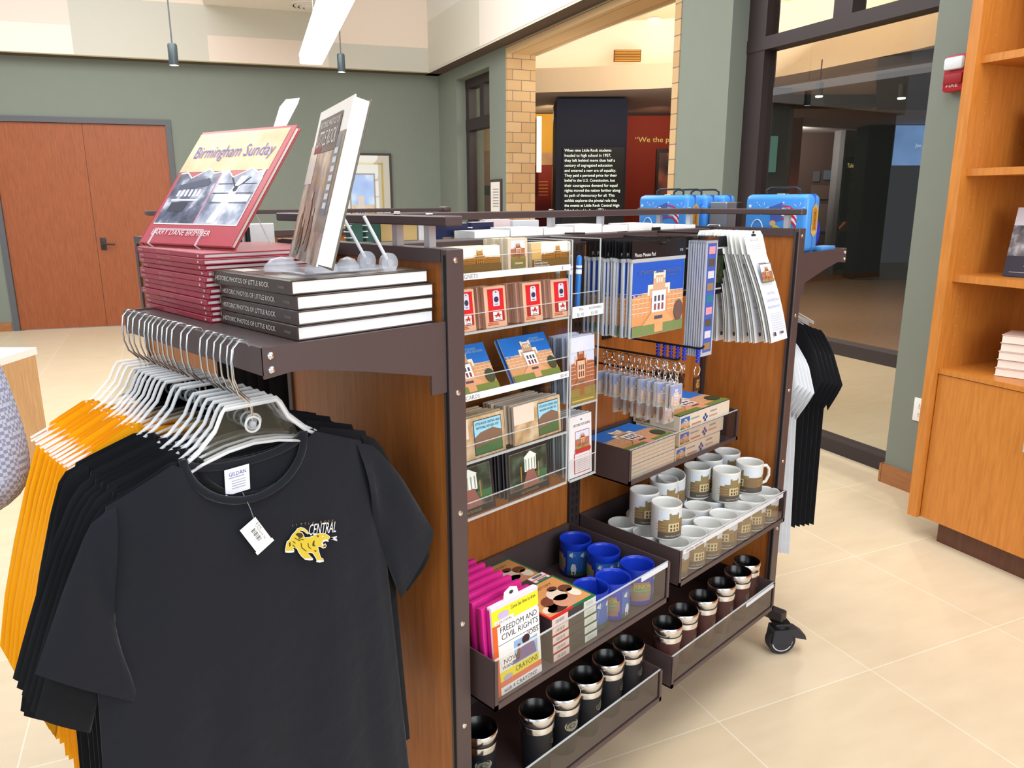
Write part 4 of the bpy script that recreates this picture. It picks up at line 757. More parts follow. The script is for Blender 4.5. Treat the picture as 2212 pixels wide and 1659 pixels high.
b.text('HISTORIC PHOTOS OF', .16*W_, .865*H_, .010, TXT, .0014, w=-.6*W_); b.text('LITTLE ROCK', .16*W_, .745*H_, .024, TXT, .0014, w=-.6*W_); b.rect(.13*W_, .705*H_, .36*W_, .735*H_, C(140, 50, 56), .0012)
for (u, v, w, h, cc) in ((.2, .05, .05, .26, (120, 92, 78)), (.42, .1, .06, .3, (150, 124, 110)), (.56, .06, .05, .24, (94, 76, 66)), (.3, .02, .04, .2, (84, 70, 60))): b.ell(u*W_, (v+h/2)*H_, w*W_, h*H_/2, C(*cc, .25), .0012); b.ell(u*W_, (v+h+.02)*H_, .025*W_, .03*H_, C(186, 160, 142, .25), .0013)
b.build('cover', t); b = MB(M @ side(0, 0, 0)); b.box(.004, .004, -TH+.003, W_-.003, H_-.003, -.003, WPG); b.build('pages', t)
e = thing('book_easel', 'clear plastic easel on the dark book stack holding the upright photo hardcover', 'book stand', (.70, 1.12, 1.3355)); CP = frosted('clear_plastic', (220, 226, 236), .34)
b = MB(); zt_ = 1.3357; b.rbox(.62, 1.085, zt_, .80, 1.17, zt_+.004, .0015, CP, 1)
for q in ((.625, 1.165, .03), (.66, 1.10, .028), (.70, 1.085, .02)): b.lathe([(q[2], 0), (q[2]*.95, .008), (q[2]*.6, .019), (0, .023)], 18, CP, (q[0], q[1], zt_+.003))
b.build('stand_base', e)
for y in (1.075, 1.14):
    b = MB(); b.push(plane((.775, y, zt_+.012), (1, 0, 0), (0, 0, 1))); b.lathe([(0, -.004), (.017, -.004), (.017, .004), (0, .004)], 20, CP, close=False); b.lathe([(0, -.006), (.006, -.006), (.006, .006), (0, .006)], 12, CP, close=False); b.pop(); b.build('pivot_disc', e)
    b = MB(); b.tube([(.772, y, zt_+.018), (.735, y+.008, zt_+.09)], .003, 8, frosted('white_rod', (240, 244, 250), .8)); b.build('support_rod', e)
# ================================================================== T-shirts on hangers
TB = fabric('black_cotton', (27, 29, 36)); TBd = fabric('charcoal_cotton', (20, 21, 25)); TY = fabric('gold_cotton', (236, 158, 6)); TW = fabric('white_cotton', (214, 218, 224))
HP = frosted('hanger_plastic', (250, 252, 255), .42)
def hanger(name, label):
    """origin at the rail, hook over the rail; body below; plane x-z"""
    t = thing(name, label, 'hanger', (0, 0, 0), 'clear hangers on the garment rail')
    b = MB(); b.tube([(0, 0, -.118), (0, 0, -.098), (-.003, 0, -.088), (-.018, 0, -.072), (-.024, 0, -.052), (-.0245, 0, -.026), (-.021, 0, -.006), (-.011, 0, .0042), (.001, 0, .0028), (.0085, 0, -.008)], .00155, 8, WIRE); b.build('hook', t, 'metal wire hook')
    b = MB(); out = [(-.198, -.206), (-.13, -.176), (-.085, -.148), (-.058, -.122), (-.047, -.1), (-.041, -.092), (.041, -.092), (.047, -.1), (.058, -.122), (.085, -.148), (.13, -.176), (.198, -.206)]
    b.tube([(x, 0, z) for x, z in out], [.0022]*2+[.003]*8+[.0022]*2, 8, HP)
    low = [(-.198, -.212), (-.13, -.186), (-.08, -.166), (-.04, -.156), (0, -.152), (.04, -.156), (.08, -.166), (.13, -.186), (.198, -.212)]
    b.tube([(x, 0, z) for x, z in low], .0024, 8, HP)
    pl = [(-.058, -.122), (-.041, -.092), (.041, -.092), (.058, -.122), (.08, -.164), (.04, -.156), (0, -.152), (-.04, -.156), (-.08, -.164)]
    b.push(plane((0, 0, 0), (1, 0, 0), (0, 0, 1))); b.prism(pl, -.0008, .0008, ACR); b.lathe([(.0, -.003), (.005, -.003), (.005, .003), (0, .003)], 16, CP, (.0, -.122, 0), close=False); b.tube([(.0115*math.cos(2*math.pi*i/24), -.122+.0115*math.sin(2*math.pi*i/24), .001) for i in range(24)], .0018, 6, HP, closed=True); b.pop()
    b.build('hanger_body', t, 'clear plastic hanger arms'); return t
def shirt(name, label, m, group, hem, sl, body=(.2, .235, .27), th=.016, seed=0, drop=.083, kid=1.0, sr=None, slope=.42):
    """x across, z up, origin on the rail; sl / sr = (outer sleeve points down to the cuff, inner cuff point) for the left / right sleeve"""
    rd = random.Random(seed); t = thing(name, label, 't-shirt', (0, 0, 0), group); N = 56; nk = .095*kid; ph = rd.random()*6; z0 = -.146
    def zt(x, fr):
        a = abs(x)
        if a < nk: return z0-(drop if fr else .03)*kid*math.sqrt(max(0, 1-(a/nk)**2))
        return z0-(a-nk)*slope
    rows = []
    for r in range(27):
        v = r/26; row = []; s0, s1, s2 = body; a = s0+(s1-s0)*min(1, v/.22) if v < .22 else s1+(s2-s1)*((v-.22)/.78)
        bt = th*(.5+.5*min(1, v/.1))
        for i in range(N):
            q = 2*math.pi*(i+.5)/N; c, s = math.cos(q), math.sin(q); ux = math.copysign(abs(c)**.8, c); x = a*ux; fr = s < 0
            zz = zt(s0*ux, fr)*(1-v)+hem*v+.006*v*math.sin(9*ux+ph)
            fold = (1+.42*v*math.sin(11*ux+ph+2*v)+.25*v*math.sin(23*ux+1.3*ph))*(1 if abs(ux) < .93 else .6)
            y = math.copysign(abs(s)**.7, s)*bt*fold+.006*v*math.sin(4*ux+ph)
            row.append((x, y, zz))
        rows.append(row)
    b = MB(); b.grid(rows, m, cu=True)
    for sg, spec in ((-1, sl), (1, sr or sl)):
        out = [(body[0]-.012, zt(body[0]-.012, 0)-.004)]+list(spec[0]); B = Vector((sg*(body[1]-.02), 0, z0-.205*kid)); D = Vector((sg*spec[1][0], 0, spec[1][1])); rows = []; n = len(out)-1
        for k in range(11):
            u = k/10; f = u*n; j = min(int(f), n-1); f -= j; p = Vector((sg*(out[j][0]+(out[j+1][0]-out[j][0])*f), 0, out[j][1]+(out[j+1][1]-out[j][1])*f)); q = B.lerp(D, u); mid = (p+q)/2; hf = (p-q)/2
            rows.append([mid+hf*math.cos(2*math.pi*j2/18)+Vector((0, (th*.9+.004*math.sin(9*u+ph))*math.sin(2*math.pi*j2/18)*(1+.25*math.sin(6*u+j2))-(.008*u if m is TB else 0), 0)) for j2 in range(18)])
        b.grid(rows, m, cu=True)
    b.build('garment', t, smooth=60)
    b = MB(); ring = []
    for i in range(40):
        q = 2*math.pi*i/40; x = nk*math.cos(q); fr = math.sin(q) < 0; ring.append((x, math.sin(q)*th*.75, zt(x*.999, fr)-.004))
    b.tube(ring, .0062, 8, m, closed=True); b.build('collar', t, 'ribbed round collar', smooth=60); return t
hg = None; proto = {}
ys = [1.046, 1.060, 1.077, 1.10, 1.122, 1.147, 1.172, 1.222, 1.246, 1.283, 1.305, 1.325, 1.345, 1.368, 1.386, 1.405, 1.43, 1.462, 1.487, 1.515]
NS = len(ys); XR = .503; ZR = 1.2475; NG = 9
SLF = ([(.225, -.21), (.262, -.28), (.31, -.384)], (.19, -.49)); SRF = ([(.225, -.205), (.275, -.27), (.345, -.40)], (.262, -.505))
SLB = ([(.225, -.2), (.262, -.27), (.30, -.36), (.335, -.452)], (.275, -.51)); SLR = ([(.222, -.19), (.244, -.25), (.274, -.35), (.322, -.545)], (.257, -.60)); SLY = ([(.19, -.215), (.217, -.287), (.248, -.385), (.275, -.48), (.295, -.573)], (.275, -.65))
for i, y in enumerate(ys):
    yaw = (.0, .01, -.01, .012, .0, -.012, .01)[i % 7]; gold = i >= NG
    lab = 'clear plastic hanger with wire hook, %s from the front of the garment rail' % ORD[i]
    if hg is None: hg = o = hanger('clothes_hanger', lab)
    else: o = dup(hg, lab)
    o.location = (XR-(.008 if i == 0 else 0), y, ZR+.0006); o.rotation_euler = (0, 0, yaw)
    kind = 'front' if i == 0 else ('gold%d' % (i % 2) if gold else 'near%d' % (i % 2) if i < 7 else 'rear')
    lab = ('black T-shirt with gold tiger emblem, facing out at the front of the rail' if i == 0 else 'gold yellow T-shirt, %s of the yellow ones counted from the far end' % ORD[NS-1-i] if gold else 'plain black T-shirt, %s behind the emblem one on the rail' % ORD[i-1])
    grp = 'gold T-shirts on the garment rail' if gold else 'black T-shirts on the garment rail'
    if kind not in proto:
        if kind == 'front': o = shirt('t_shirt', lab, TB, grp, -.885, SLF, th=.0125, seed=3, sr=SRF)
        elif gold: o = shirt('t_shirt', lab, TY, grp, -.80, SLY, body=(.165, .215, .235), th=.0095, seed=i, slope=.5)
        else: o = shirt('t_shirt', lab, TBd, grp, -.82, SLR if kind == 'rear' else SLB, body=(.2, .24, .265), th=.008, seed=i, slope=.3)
        proto[kind] = o
    else: o = dup(proto[kind], lab)
    o.location = (XR-(.02 if i == 0 else 0), y, ZR-.003*(i % 3)); o.rotation_euler = (0, 0, yaw)
sh = proto['front']; YS = ys[0]; XS = XR-.02
# printed emblem, neck label and price tag of the front shirt (local coordinates of the shirt)
def L(x, z): return x-XS, z-ZR
b = MB(plane((L(.548, 0)[0], -.0178, L(0, .862)[1]), Vector((1, 0, .02)), (0, 0, 1))); k = .001
GT = C(206, 182, 52, .7); GD = C(62, 52, 18, .8); WT = C(226, 226, 232, .7); GOLDT = C(150, 126, 58, .7)
EO = b.T.translation; EM = (Matrix.Translation((XS, YS, ZR)) @ b.T).inverted()
def E(x, y): p = EM @ at(560+x/9.76, 1080+y/9.76, 'y', YS-.0178); return p.x, p.y
T = [E(*p) for p in [(700, 720), (750, 670), (800, 600), (870, 575), (935, 590), (1000, 640), (1040, 700), (1020, 720), (930, 650), (870, 635), (835, 655), (900, 690), (930, 740), (950, 790), (1060, 780), (1130, 755), (1200, 715), (1280, 700), (1370, 700), (1440, 740), (1480, 770), (1470, 815), (1420, 835), (1360, 845), (1320, 880), (1310, 930), (1345, 950), (1385, 915), (1410, 960), (1390, 1000), (1340, 1012), (1280, 980), (1235, 975), (1235, 1010), (1255, 1100), (1290, 1210), (1340, 1240), (1355, 1290), (1270, 1310), (1200, 1300), (1210, 1260), (1175, 1195), (1120, 1115), (1020, 1105), (1045, 1150), (1085, 1200), (1120, 1230), (1125, 1258), (1060, 1265), (960, 1250), (925, 1215), (885, 1180), (825, 1100), (795, 1030), (725, 990), (705, 1020), (732, 1060), (720, 1095), (640, 1105), (550, 1100), (540, 1060), (560, 960), (580, 870), (630, 840), (660, 780)]]
b.poly(T, GT, .0008); b.tube([(p[0], p[1], .0008) for p in T], .0005, 5, WT, closed=True)
for q in ([(760, 720), (800, 690), (880, 690), (920, 740), (900, 790), (840, 800)], [(1200, 740), (1250, 745), (1240, 780), (1215, 770)], [(1150, 840), (1120, 900), (1110, 960), (1180, 975), (1150, 930), (1160, 870)], [(700, 930), (760, 1000), (750, 1014), (695, 945)], [(880, 900), (900, 1000), (990, 1070), (985, 1084), (885, 1014), (864, 905)], [(1030, 900), (1040, 980), (1090, 1020), (1085, 1034), (1026, 990), (1016, 905)], [(820, 800), (940, 830), (930, 844), (820, 818)], [(740, 790), (860, 850), (850, 866), (740, 808)], [(700, 860), (760, 900), (755, 915), (698, 880)], [(1150, 1050), (1200, 1070), (1190, 1090), (1150, 1070)], [(620, 900), (650, 880), (655, 960), (630, 980)]): b.poly([E(*p) for p in q], GD, .0012)
for q in ([(1330, 850), (1450, 838), (1450, 880), (1400, 862), (1345, 880), (1330, 920)], [(1300, 900), (1330, 890), (1350, 960), (1310, 965)], [(545, 1070), (725, 1065), (720, 1098), (640, 1108), (550, 1102)], [(1210, 1265), (1350, 1270), (1355, 1292), (1270, 1312), (1202, 1302)], [(960, 1225), (1120, 1232), (1122, 1260), (1060, 1268), (962, 1252)]): b.poly([E(*p) for p in q], WT, .0013)
b.poly([E(*p) for p in [(1340, 965), (1385, 940), (1395, 975), (1350, 990)]], C(110, 60, 50), .0016)
for yy in (768, 800, 830, 858): b.poly([E(1480, 785), E(1620+(yy % 20), yy-8), E(1625+(yy % 20), yy+6), E(1482, 815)], WT, .0012)
b.poly([E(1310, 745), E(1345, 750), E(1340, 775), E(1312, 770)], WT, .0016)
for s_, (x0, y0, x1, y1, hh), m_ in (('LITTLE ROCK', (680, 552, 1592, 442, .0045), GOLDT), ('CENTRAL', (1015, 742, 1602, 668, .0185), WT)):
    p0, p1 = E(x0, y0), E(x1, y1); an = math.atan2(p1[1]-p0[1], p1[0]-p0[0]); b.push(Matrix.Translation((p0[0], p0[1], 0)) @ Matrix.Rotation(an, 4, 'Z')); LW = math.hypot(p1[0]-p0[0], p1[1]-p0[1])
    if len(s_) > 8:
        for i_, ch in enumerate(s_):
            if ch != ' ': b.text(ch, LW*(i_/11), 0, .0036, m_, .0018)
    else: b.text(s_, 0, 0, hh, m_, .0018, w=-LW)
    b.pop()
b.build('chest_emblem', sh, 'gold tiger and school lettering print')
b = MB(plane((L(.4455, 0)[0], .0035, L(0, 1.0245)[1]), (1, 0, .03), (0, -.08, 1))); b.box(0, 0, 0, .0385, .041, .0006, C(236, 240, 248, .7)); b.text('GILDAN', .006, .029, .0065, C(70, 90, 170), .0012, w=-.027); b.rect(.006, .0255, .03, .027, C(150, 156, 180), .001)
for i in range(4): b.rect(.010, .02-.004*i, .032, .0215-.004*i, C(170, 176, 196), .001)
b.build('neck_label', sh, 'white woven neck label')
b = MB(); b.tube([(L(.4685, 0)[0], -.004, L(0, 1.026)[1]), (L(.4705, 0)[0], -.021, L(0, 1.005)[1]), (L(.4735, 0)[0], -.0255, L(0, .985)[1])], .0006, 6, C(120, 120, 128)); tg = b.build('price_tag', sh, 'white price tag on a thin plastic string')
b = MB(plane((L(.4745, 0)[0], -.0255, L(0, .961)[1]), (.88, 0, .47), (-.47, 0, .88))); b.box(-.0145, -.0265, 0, .0145, .0265, .0006, WHITE); b.box(-.016, -.0268, -.0002, .016, -.021, .0008, WHITE)
b.push(Matrix.Rotation(math.radians(-90), 4, 'Z'))
for i in range(9): b.rect(-.013+.0026*i, -.003, -.013+.0026*i+(.0009 if i % 3 else .0017), .004, C(70, 70, 76), .001)
b.text('LITTLE ROCK TEE', -.016, .0062, .0026, C(90, 90, 96), .001); b.text('$14.95', -.018, .0098, .0034, C(80, 80, 86), .001); b.pop(); b.build('tag_card', tg)
# shirts on the far end, on an arm that juts out from the end panel
fa_ = thing('faceout_rail', 'dark arm jutting from the far end panel under the lunch box shelf', 'rail', (2.217, 1.31, 1.245)); b = MB(); b.rbox(2.217, 1.305, 1.232, 2.66, 1.315, 1.244, .002, FRAME, 1); b.box(2.217, 1.29, 1.2, 2.221, 1.33, 1.26, FRAME); b.build('arm', fa_)
SLW = ([(.24, -.19), (.29, -.26), (.318, -.35)], (.265, -.45)); SLK = ([(.23, -.19), (.275, -.26), (.318, -.37)], (.275, -.47))
for i, (x, kk) in enumerate(((2.245, 'w'), (2.275, 'w'), (2.305, 'w'), (2.335, 'w'), (2.365, 'w'), (2.43, 'b'), (2.47, 'b'), (2.51, 'b'), (2.55, 'b'), (2.59, 'b'))):
    w = kk == 'w'; lab = 'white T-shirt at the far end of the gondola, %s from the end panel' % ORD[i] if w else 'black T-shirt at the far end of the gondola, %s beyond the white ones' % ORD[i-5]
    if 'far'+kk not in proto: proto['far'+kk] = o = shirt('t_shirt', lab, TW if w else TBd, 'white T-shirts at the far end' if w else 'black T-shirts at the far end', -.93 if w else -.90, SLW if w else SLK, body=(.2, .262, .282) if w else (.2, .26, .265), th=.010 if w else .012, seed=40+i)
    else: o = dup(proto['far'+kk], lab)
    o.location = (x, 1.31, 1.2445-(.012*i if w else .01*(i-5))); o.rotation_euler = (0, 0, math.pi/2)
    o = dup(hg, 'clear hanger at the far end of the gondola, %s from the end panel' % ORD[i], group='clear hangers on the far arm'); o.location = (x, 1.31, 1.2450); o.rotation_euler = (0, 0, math.pi/2)
# dark garments just left of the near end panel
gd = None
for i in range(6):
    y = 1.63+.055*i
    if gd is None:
        gd = thing('folded_garment', '', 'garment', (0, 0, 0), 'black garments hanging behind the yellow T-shirts'); b = MB(); rows = []
        for r in range(10):
            z = -.6*r/9; rows.append([(.13*math.cos(q)*(.7+.3*min(1, r/2)), .016*math.sin(q)*(1+.3*math.sin(3*q+r)), z) for q in [2*math.pi*j/20 for j in range(20)]])
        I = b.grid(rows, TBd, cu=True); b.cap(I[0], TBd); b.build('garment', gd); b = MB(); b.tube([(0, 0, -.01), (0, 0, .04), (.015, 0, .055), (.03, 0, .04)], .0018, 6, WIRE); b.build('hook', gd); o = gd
    else: o = dup(gd)
    o['label'] = 'black garment seen edge on below the red books, %s from the end panel' % ORD[i]; o.location = (.95, y, 1.19)
gb = thing('garment_bar', 'dark bar carrying the black garments behind the end panel', 'rail', (.97, 1.6, 1.24)); b = MB(); b.rbox(.968, 1.583, 1.231, .978, 1.96, 1.243, .001, FRAME, 1); b.build('bar', gb)
# ================================================================== goods in the clear racks
def stack(name, cat, where, n, w, h, th, pitch, pos, art, edge, tilt=0, yaw=0, group=None, back=None, slide=.0):
    """n thin cards standing one behind the other (+y); the front one is printed"""
    Rm = Matrix.Translation(pos) @ Matrix.Rotation(yaw, 4, 'Z') @ Matrix.Rotation(-tilt, 4, 'X')
    lab0 = '%s, front one of the %s' % where; group = '%ss in the %s' % where
    t = thing(name, lab0, cat, tuple(pos), group); b = MB(Rm); b.box(0, 0, 0, w, th, h, edge); b.push(front(0, 0, 0)); art(b, w, h); b.pop(); o0 = b.build('card', t)
    bt = None
    for k in range(1, n):
        lab = '%s edge on behind the front one, %s' % where
        d = Rm @ Vector((slide*math.sin(k*2.1), pitch*k, slide*.5*math.sin(k*1.3)))
        if bt is None:
            bt = thing(name, lab, cat, tuple(d), group or where[1]); b = MB(Matrix.Translation(d) @ Matrix.Rotation(yaw, 4, 'Z') @ Matrix.Rotation(-tilt, 4, 'X')); b.box(0, 0, 0, w, th, h, edge)
            b.push(front(0, -.0001, 0)); (back or art)(b, w, h); b.pop(); b.build('card', bt); base = d
        else: o = dup(bt, lab, loc=Vector(bt.location)+(d-base)*1.0)
    return t
CRE = C(214, 202, 180, .7, 0, .06, 200); PNK = C(214, 170, 150, .7, 0, .06, 200)
YT = YA0+.004
def art_land(b, w, h):
    b.rect(0, 0, w, h, C(220, 184, 130), .0003); b.push(Matrix.Translation((w*.24, 0, 0))); school(b, w*.76, h, 'sepia', False, .55, .0006, .5); b.pop(); b.rect(0, 0, w*.24, h*.75, C(214, 172, 104), .001); b.rect(0, 0, w, h*.36, C(112, 84, 40), .0034)
    for i, s in enumerate(('Little Rock', 'Central High School', 'National Historic Site')): b.text(s, .03*w, h*(.29-.11*i), .0042, WHITE, .004, w=min(w*.5, .0022*len(s)))
def art_tall(b, w, h):
    b.rect(0, 0, w, h, C(226, 196, 172), .0003); b.push(Matrix.Translation((w*.14, h*.36, 0))); school(b, w*.72, h*.57, 'brick', False, .5, .0006, 1.1); b.pop(); b.rect(w*.14, h*.08, w*.86, h*.36, C(120, 120, 70), .003); b.rect(w*.3, h*.2, w*.7, h*.26, C(206, 160, 130), .0034)
def zfrom(x, y): return at(x, y, 'y', YT)
def span(x0, x1, y): return at(x0, y, 'y', YT).x, at(x1, y, 'y', YT).x
def flat(m): return lambda b, w, h: b.rect(0, 0, w, h, m, .0002)
z1 = 1.3085
x0 = .925; x1 = at(1081, 550, 'y', YT).x; stack('fridge_magnet', 'magnet', ('wide building magnet', 'left stack, top tier of rack'), 9, x1-x0, .054, .008, .009, (x0, YT, z1), art_land, CRE, .06, 0, 'wide magnets in the left stack', flat(CRE), .003)
x0, x1 = at(1097, 560, 'y', YT).x, at(1139, 560, 'y', YT).x; stack('fridge_magnet', 'magnet', ('tall tower magnet', 'raised middle stack, top tier'), 9, x1-x0, .066, .0072, .008, (x0, YT-.001, z1), art_tall, CRE, .03, 0, 'tall magnets in the middle stack', flat(CRE), .002)
x0, x1 = at(1149, 560, 'y', YT).x, at(1233, 555, 'y', YT).x; stack('fridge_magnet', 'magnet', ('wide building magnet', 'right stack, top tier of rack'), 8, x1-x0, .054, .008, .009, (x0, YT, z1), art_land, CRE, .06, 0, 'wide magnets in the right stack', flat(CRE), .003)
def art_red(b, w, h):
    b.rect(0, 0, w, h, C(226, 178, 148), .0003); b.rect(.16*w, .42*h, .9*w, .94*h, C(206, 26, 34), .0006); b.rect(.16*w, .14*h, .9*w, .4*h, C(172, 40, 40), .0006)
    b.poly([(.4*w, .52*h), (.7*w, .52*h), (.7*w, .86*h), (.64*w, .9*h), (.46*w, .9*h), (.4*w, .86*h)], C(206, 210, 226), .0009); b.ell(.55*w, .68*h, .11*w, .07*h, C(44, 50, 74), .0012); b.ell(.55*w, .86*h, .03*w, .018*h, C(60, 40, 40), .0012); b.rect(.47*w, .555*h, .63*w, .575*h, C(90, 96, 120), .0012)
    b.rect(.36*w, .16*h, .78*w, .38*h, WHITE, .0009)
    hs = [(.1, .45), (.2, .6), (.3, .62), (.38, .58), (.5, .9), (.62, .95), (.6, .8), (.72, .82), (.66, .66), (.7, .6), (.85, .62), (.92, .5), (.8, .52), (.72, .45), (.8, .3), (.7, .2), (.66, .32), (.55, .4), (.42, .36), (.3, .2), (.22, .22), (.34, .4), (.28, .48), (.18, .42)]
    b.poly([((.36+.42*x)*w, (.19+.19*y)*h) for x, y in hs], C(200, 40, 44), .0012)
    b.rect(.44*w, .175*h, .72*w, .195*h, C(110, 110, 130), .0012); b.rect(.1*w, .06*h, .6*w, .085*h, C(196, 90, 60), .0006); b.rect(.1*w, .1*h, .55*w, .12*h, C(196, 90, 60), .0006)
z2 = 1.1955
for k, (a, c, yy) in enumerate(((990, 1029, 700), (1050, 1096, 690), (1133, 1173, 680), (1194, 1232, 670))):
    x0, x1 = at(a, yy, 'y', YT).x, at(c, yy, 'y', YT).x
    stack('souvenir_card', 'card', ('red dog tag card', ('leftmost stack, second tier', 'second stack from left, second tier', 'third stack from left, second tier', 'rightmost stack, second tier')[k]), 9, x1-x0, .084, .0085, .0095, (x0, YT, z2), art_red, PNK, .10, 0, None, flat(PNK), .002)
# postcards
def art_post(b, w, h):
    school(b, w, h, 'blue', True, .5, .0004, .8); b.text('LITTLE ROCK', w*.58, h*.86, .005, C(150, 190, 214), .004, w=-w*.22); b.text('CENTRAL HIGH SCHOOL', w*.58, h*.8, .005, C(150, 190, 214), .004, w=-w*.34)
WED = C(226, 226, 222, .7, 0, .05, 200)
stack('postcard', 'postcard', ('blue sky building postcard', 'left fan, middle tier'), 4, .15, .104, .0012, .004, (.935, YT, 1.0665), art_post, WED, .52, .0, 'blue postcards in the left fan', flat(C(30, 104, 190)), .003)
stack('postcard', 'postcard', ('blue sky building postcard', 'right fan, middle tier'), 4, .148, .104, .0014, .004, (1.132, YT, 1.0665), art_post, WED, .55, .0, 'blue postcards in the right fan', flat(C(30, 104, 190)), .003)
TANP = picture('tan_print', [(150, 122, 92), (196, 166, 126), (222, 202, 172)], 30, .4)
def art_note(b, w, h):
    b.rect(0, 0, w, h, TANP, .0003); b.rect(0, .52*h, .42*w, h, C(222, 206, 190), .0006); b.rect(.5*w, .06*h, .95*w, .92*h, C(40, 56, 70), .0006); b.rect(.51*w, .08*h, .94*w, .9*h, C(150, 204, 226), .0009)
    b.poly([(.51*w, .2*h), (.94*w, .34*h), (.94*w, .56*h), (.8*w, .66*h), (.6*w, .6*h), (.51*w, .5*h)], C(126, 98, 78), .0012); b.poly([(.51*w, .08*h), (.94*w, .08*h), (.94*w, .36*h), (.51*w, .24*h)], C(74, 112, 70), .0014)
    b.text('LITTLE ROCK CENTRAL HIGH', .525*w, .79*h, .0052, C(26, 30, 46), .0016, w=-.4*w); b.text('NATIONAL HISTORIC SITE', .54*w, .69*h, .0052, C(26, 30, 46), .0016, w=-.36*w)
z4 = .9235
x0, x1 = .925, at(1093, 930, 'y', YT).x; stack('note_card_pack', 'note cards', ('tan note card pack', 'left row, fourth tier'), 7, x1-x0, .088, .007, .013, (x0, YT, z4), art_note, C(196, 178, 150), .10, 0, None, flat(C(196, 176, 146)), .003)
x0, x1 = at(1113, 925, 'y', YT).x, at(1216, 900, 'y', YT).x; stack('note_card_pack', 'note cards', ('tan note card pack', 'right row, fourth tier'), 8, x1-x0, .088, .006, .013, (x0, YT, z4), art_note, C(206, 196, 186), .08, .03, None, flat(C(200, 186, 164)), .003)
TREES = picture('dark_trees', [(20, 28, 24), (46, 60, 50), (80, 100, 84)], 30)
def art_house(b, w, h):
    b.rect(0, 0, w, h, C(34, 30, 32), .0003); m = .05; b.rect(m*w, .14*h, (1-m)*w, .93*h, C(140, 130, 120), .0006); b.rect(.055*w, .15*h, .945*w, .92*h, TREES, .0009)
    b.rect(.4*w, .48*h, .68*w, .78*h, C(226, 234, 224), .0012); b.poly([(.38*w, .78*h), (.7*w, .78*h), (.54*w, .9*h)], C(232, 238, 232), .0012)
    for k in range(4): b.rect((.42+.07*k)*w, .5*h, (.445+.07*k)*w, .74*h, C(150, 156, 150), .0015)
    b.poly([(.34*w, .15*h), (.76*w, .15*h), (.62*w, .5*h), (.46*w, .5*h)], C(140, 90, 80), .0013); b.poly([(.72*w, .28*h), (.945*w, .28*h), (.945*w, .42*h), (.66*w, .42*h)], C(66, 106, 66), .0012)
    for u in (.3, .72): b.rect(u*w, .3*h, (u+.025)*w, .62*h, C(150, 120, 60), .0016)
    b.text('OLD STATE HOUSE', .3*w, .04*h, .006, C(150, 130, 96), .0008, w=-.42*w)
z5 = .7975
x0, x1 = .925, at(1074, 1030, 'y', YT).x; stack('framed_photo_pack', 'photo print', ('black bordered white house photo', 'left row, lowest tier'), 4, x1-x0, .112, .004, .012, (x0, YT+.004, z5), art_house, C(40, 36, 38), .14, 0, None, flat(C(34, 30, 32)), .002)
x0, x1 = at(1101, 1000, 'y', YT).x, at(1192, 975, 'y', YT).x; stack('framed_photo_pack', 'photo print', ('black bordered white house photo', 'right row, lowest tier'), 6, x1-x0, .112, .004, .012, (x0, YT+.004, z5), art_house, C(120, 122, 130), .06, .02, None, flat(C(44, 40, 42)), .002)
# narrow rack: tall postcards, guidebooks, pens
def art_tallpost(b, w, h):
    b.push(Matrix.Translation((0, .1*h, 0))); school(b, w, .9*h, 'brick', False, .45, .0004, 1.0); b.pop(); b.rect(0, 0, w, .1*h, C(150, 130, 60), .0034); b.rect(.05*w, .03*h, .9*w, .05*h, C(206, 190, 110), .0038); b.rect(0, .78*h, w, h, C(214, 218, 236), .002)
stack('tall_postcard', 'postcard', ('tall pale sky postcard', 'middle pocket, narrow rack'), 8, .092, .158, .0015, .009, (1.315, YT, .982), art_tallpost, C(214, 218, 232), .05, .0, 'tall postcards in the narrow rack', flat(C(206, 210, 228)), .003)
def art_guide(b, w, h):
    b.rect(0, 0, w, h, C(222, 220, 224), .0003); b.rect(.28*w, .45*h, .9*w, .75*h, C(160, 70, 60), .0006); b.push(Matrix.Translation((.3*w, .46*h, 0))); school(b, .58*w, .28*h, 'brick', False, .5, .0008); b.pop(); b.rect(.24*w, .4*h, .92*w, .46*h, C(176, 50, 46), .004); b.text('HISTORIC SITE GUIDE', .2*w, .83*h, .006, C(60, 60, 80), .001, w=-.72*w)
    b.rect(.22*w, .05*h, .92*w, .39*h, C(186, 90, 84), .0006); b.rect(.26*w, .065*h, .9*w, .375*h, C(232, 220, 220), .0009)
    for i in range(9): b.rect(.3*w, (.09+.03*i)*h, .86*w, (.098+.03*i)*h, C(170, 160, 166), .0012)
    b.poly([(.5*w, .92*h), (.6*w, .92*h), (.55*w, .95*h)], C(90, 90, 110), .001)
stack('site_guidebook', 'booklet', ('white guide booklet', 'bottom pocket, narrow rack'), 8, .086, .152, .004, .0095, (1.316, YT, .796), art_guide, C(222, 222, 224), .04, .0, 'guide booklets in the narrow rack', flat(C(226, 226, 226)), .002)
PB = C(34, 112, 190, .3); PT = C(206, 176, 136, .4)
for k, (x, y, tl, col) in enumerate(((1.318, 1.14, .10, PB), (1.333, 1.15, .05, PT), (1.345, 1.135, .08, PB), (1.305+.022, 1.18, -.05, PT))):
    t = thing('souvenir_pen', ('blue capped pen leaning at the front of the narrow rack', 'tan pen with white bands in the narrow rack', 'thick blue pen right of the tan one in the narrow rack', 'tan pen at the back of the narrow rack')[k], 'pen', (x, y, 1.196)); d = Vector((tl*.5, .0, 1)).normalized()
    p = Vector((x, y, 1.197)); b = MB(); b.tube([p, p+d*.11, p+d*.128, p+d*.132], [.0065, .0065, .006, .003], 12, col); b.build('barrel', t); b = MB(); b.tube([p+d*.09, p+d*.1], .0068, 12, WHITE); b.tube([p+d*.104, p+d*.109], .0068, 12, WHITE); b.build('bands', t)
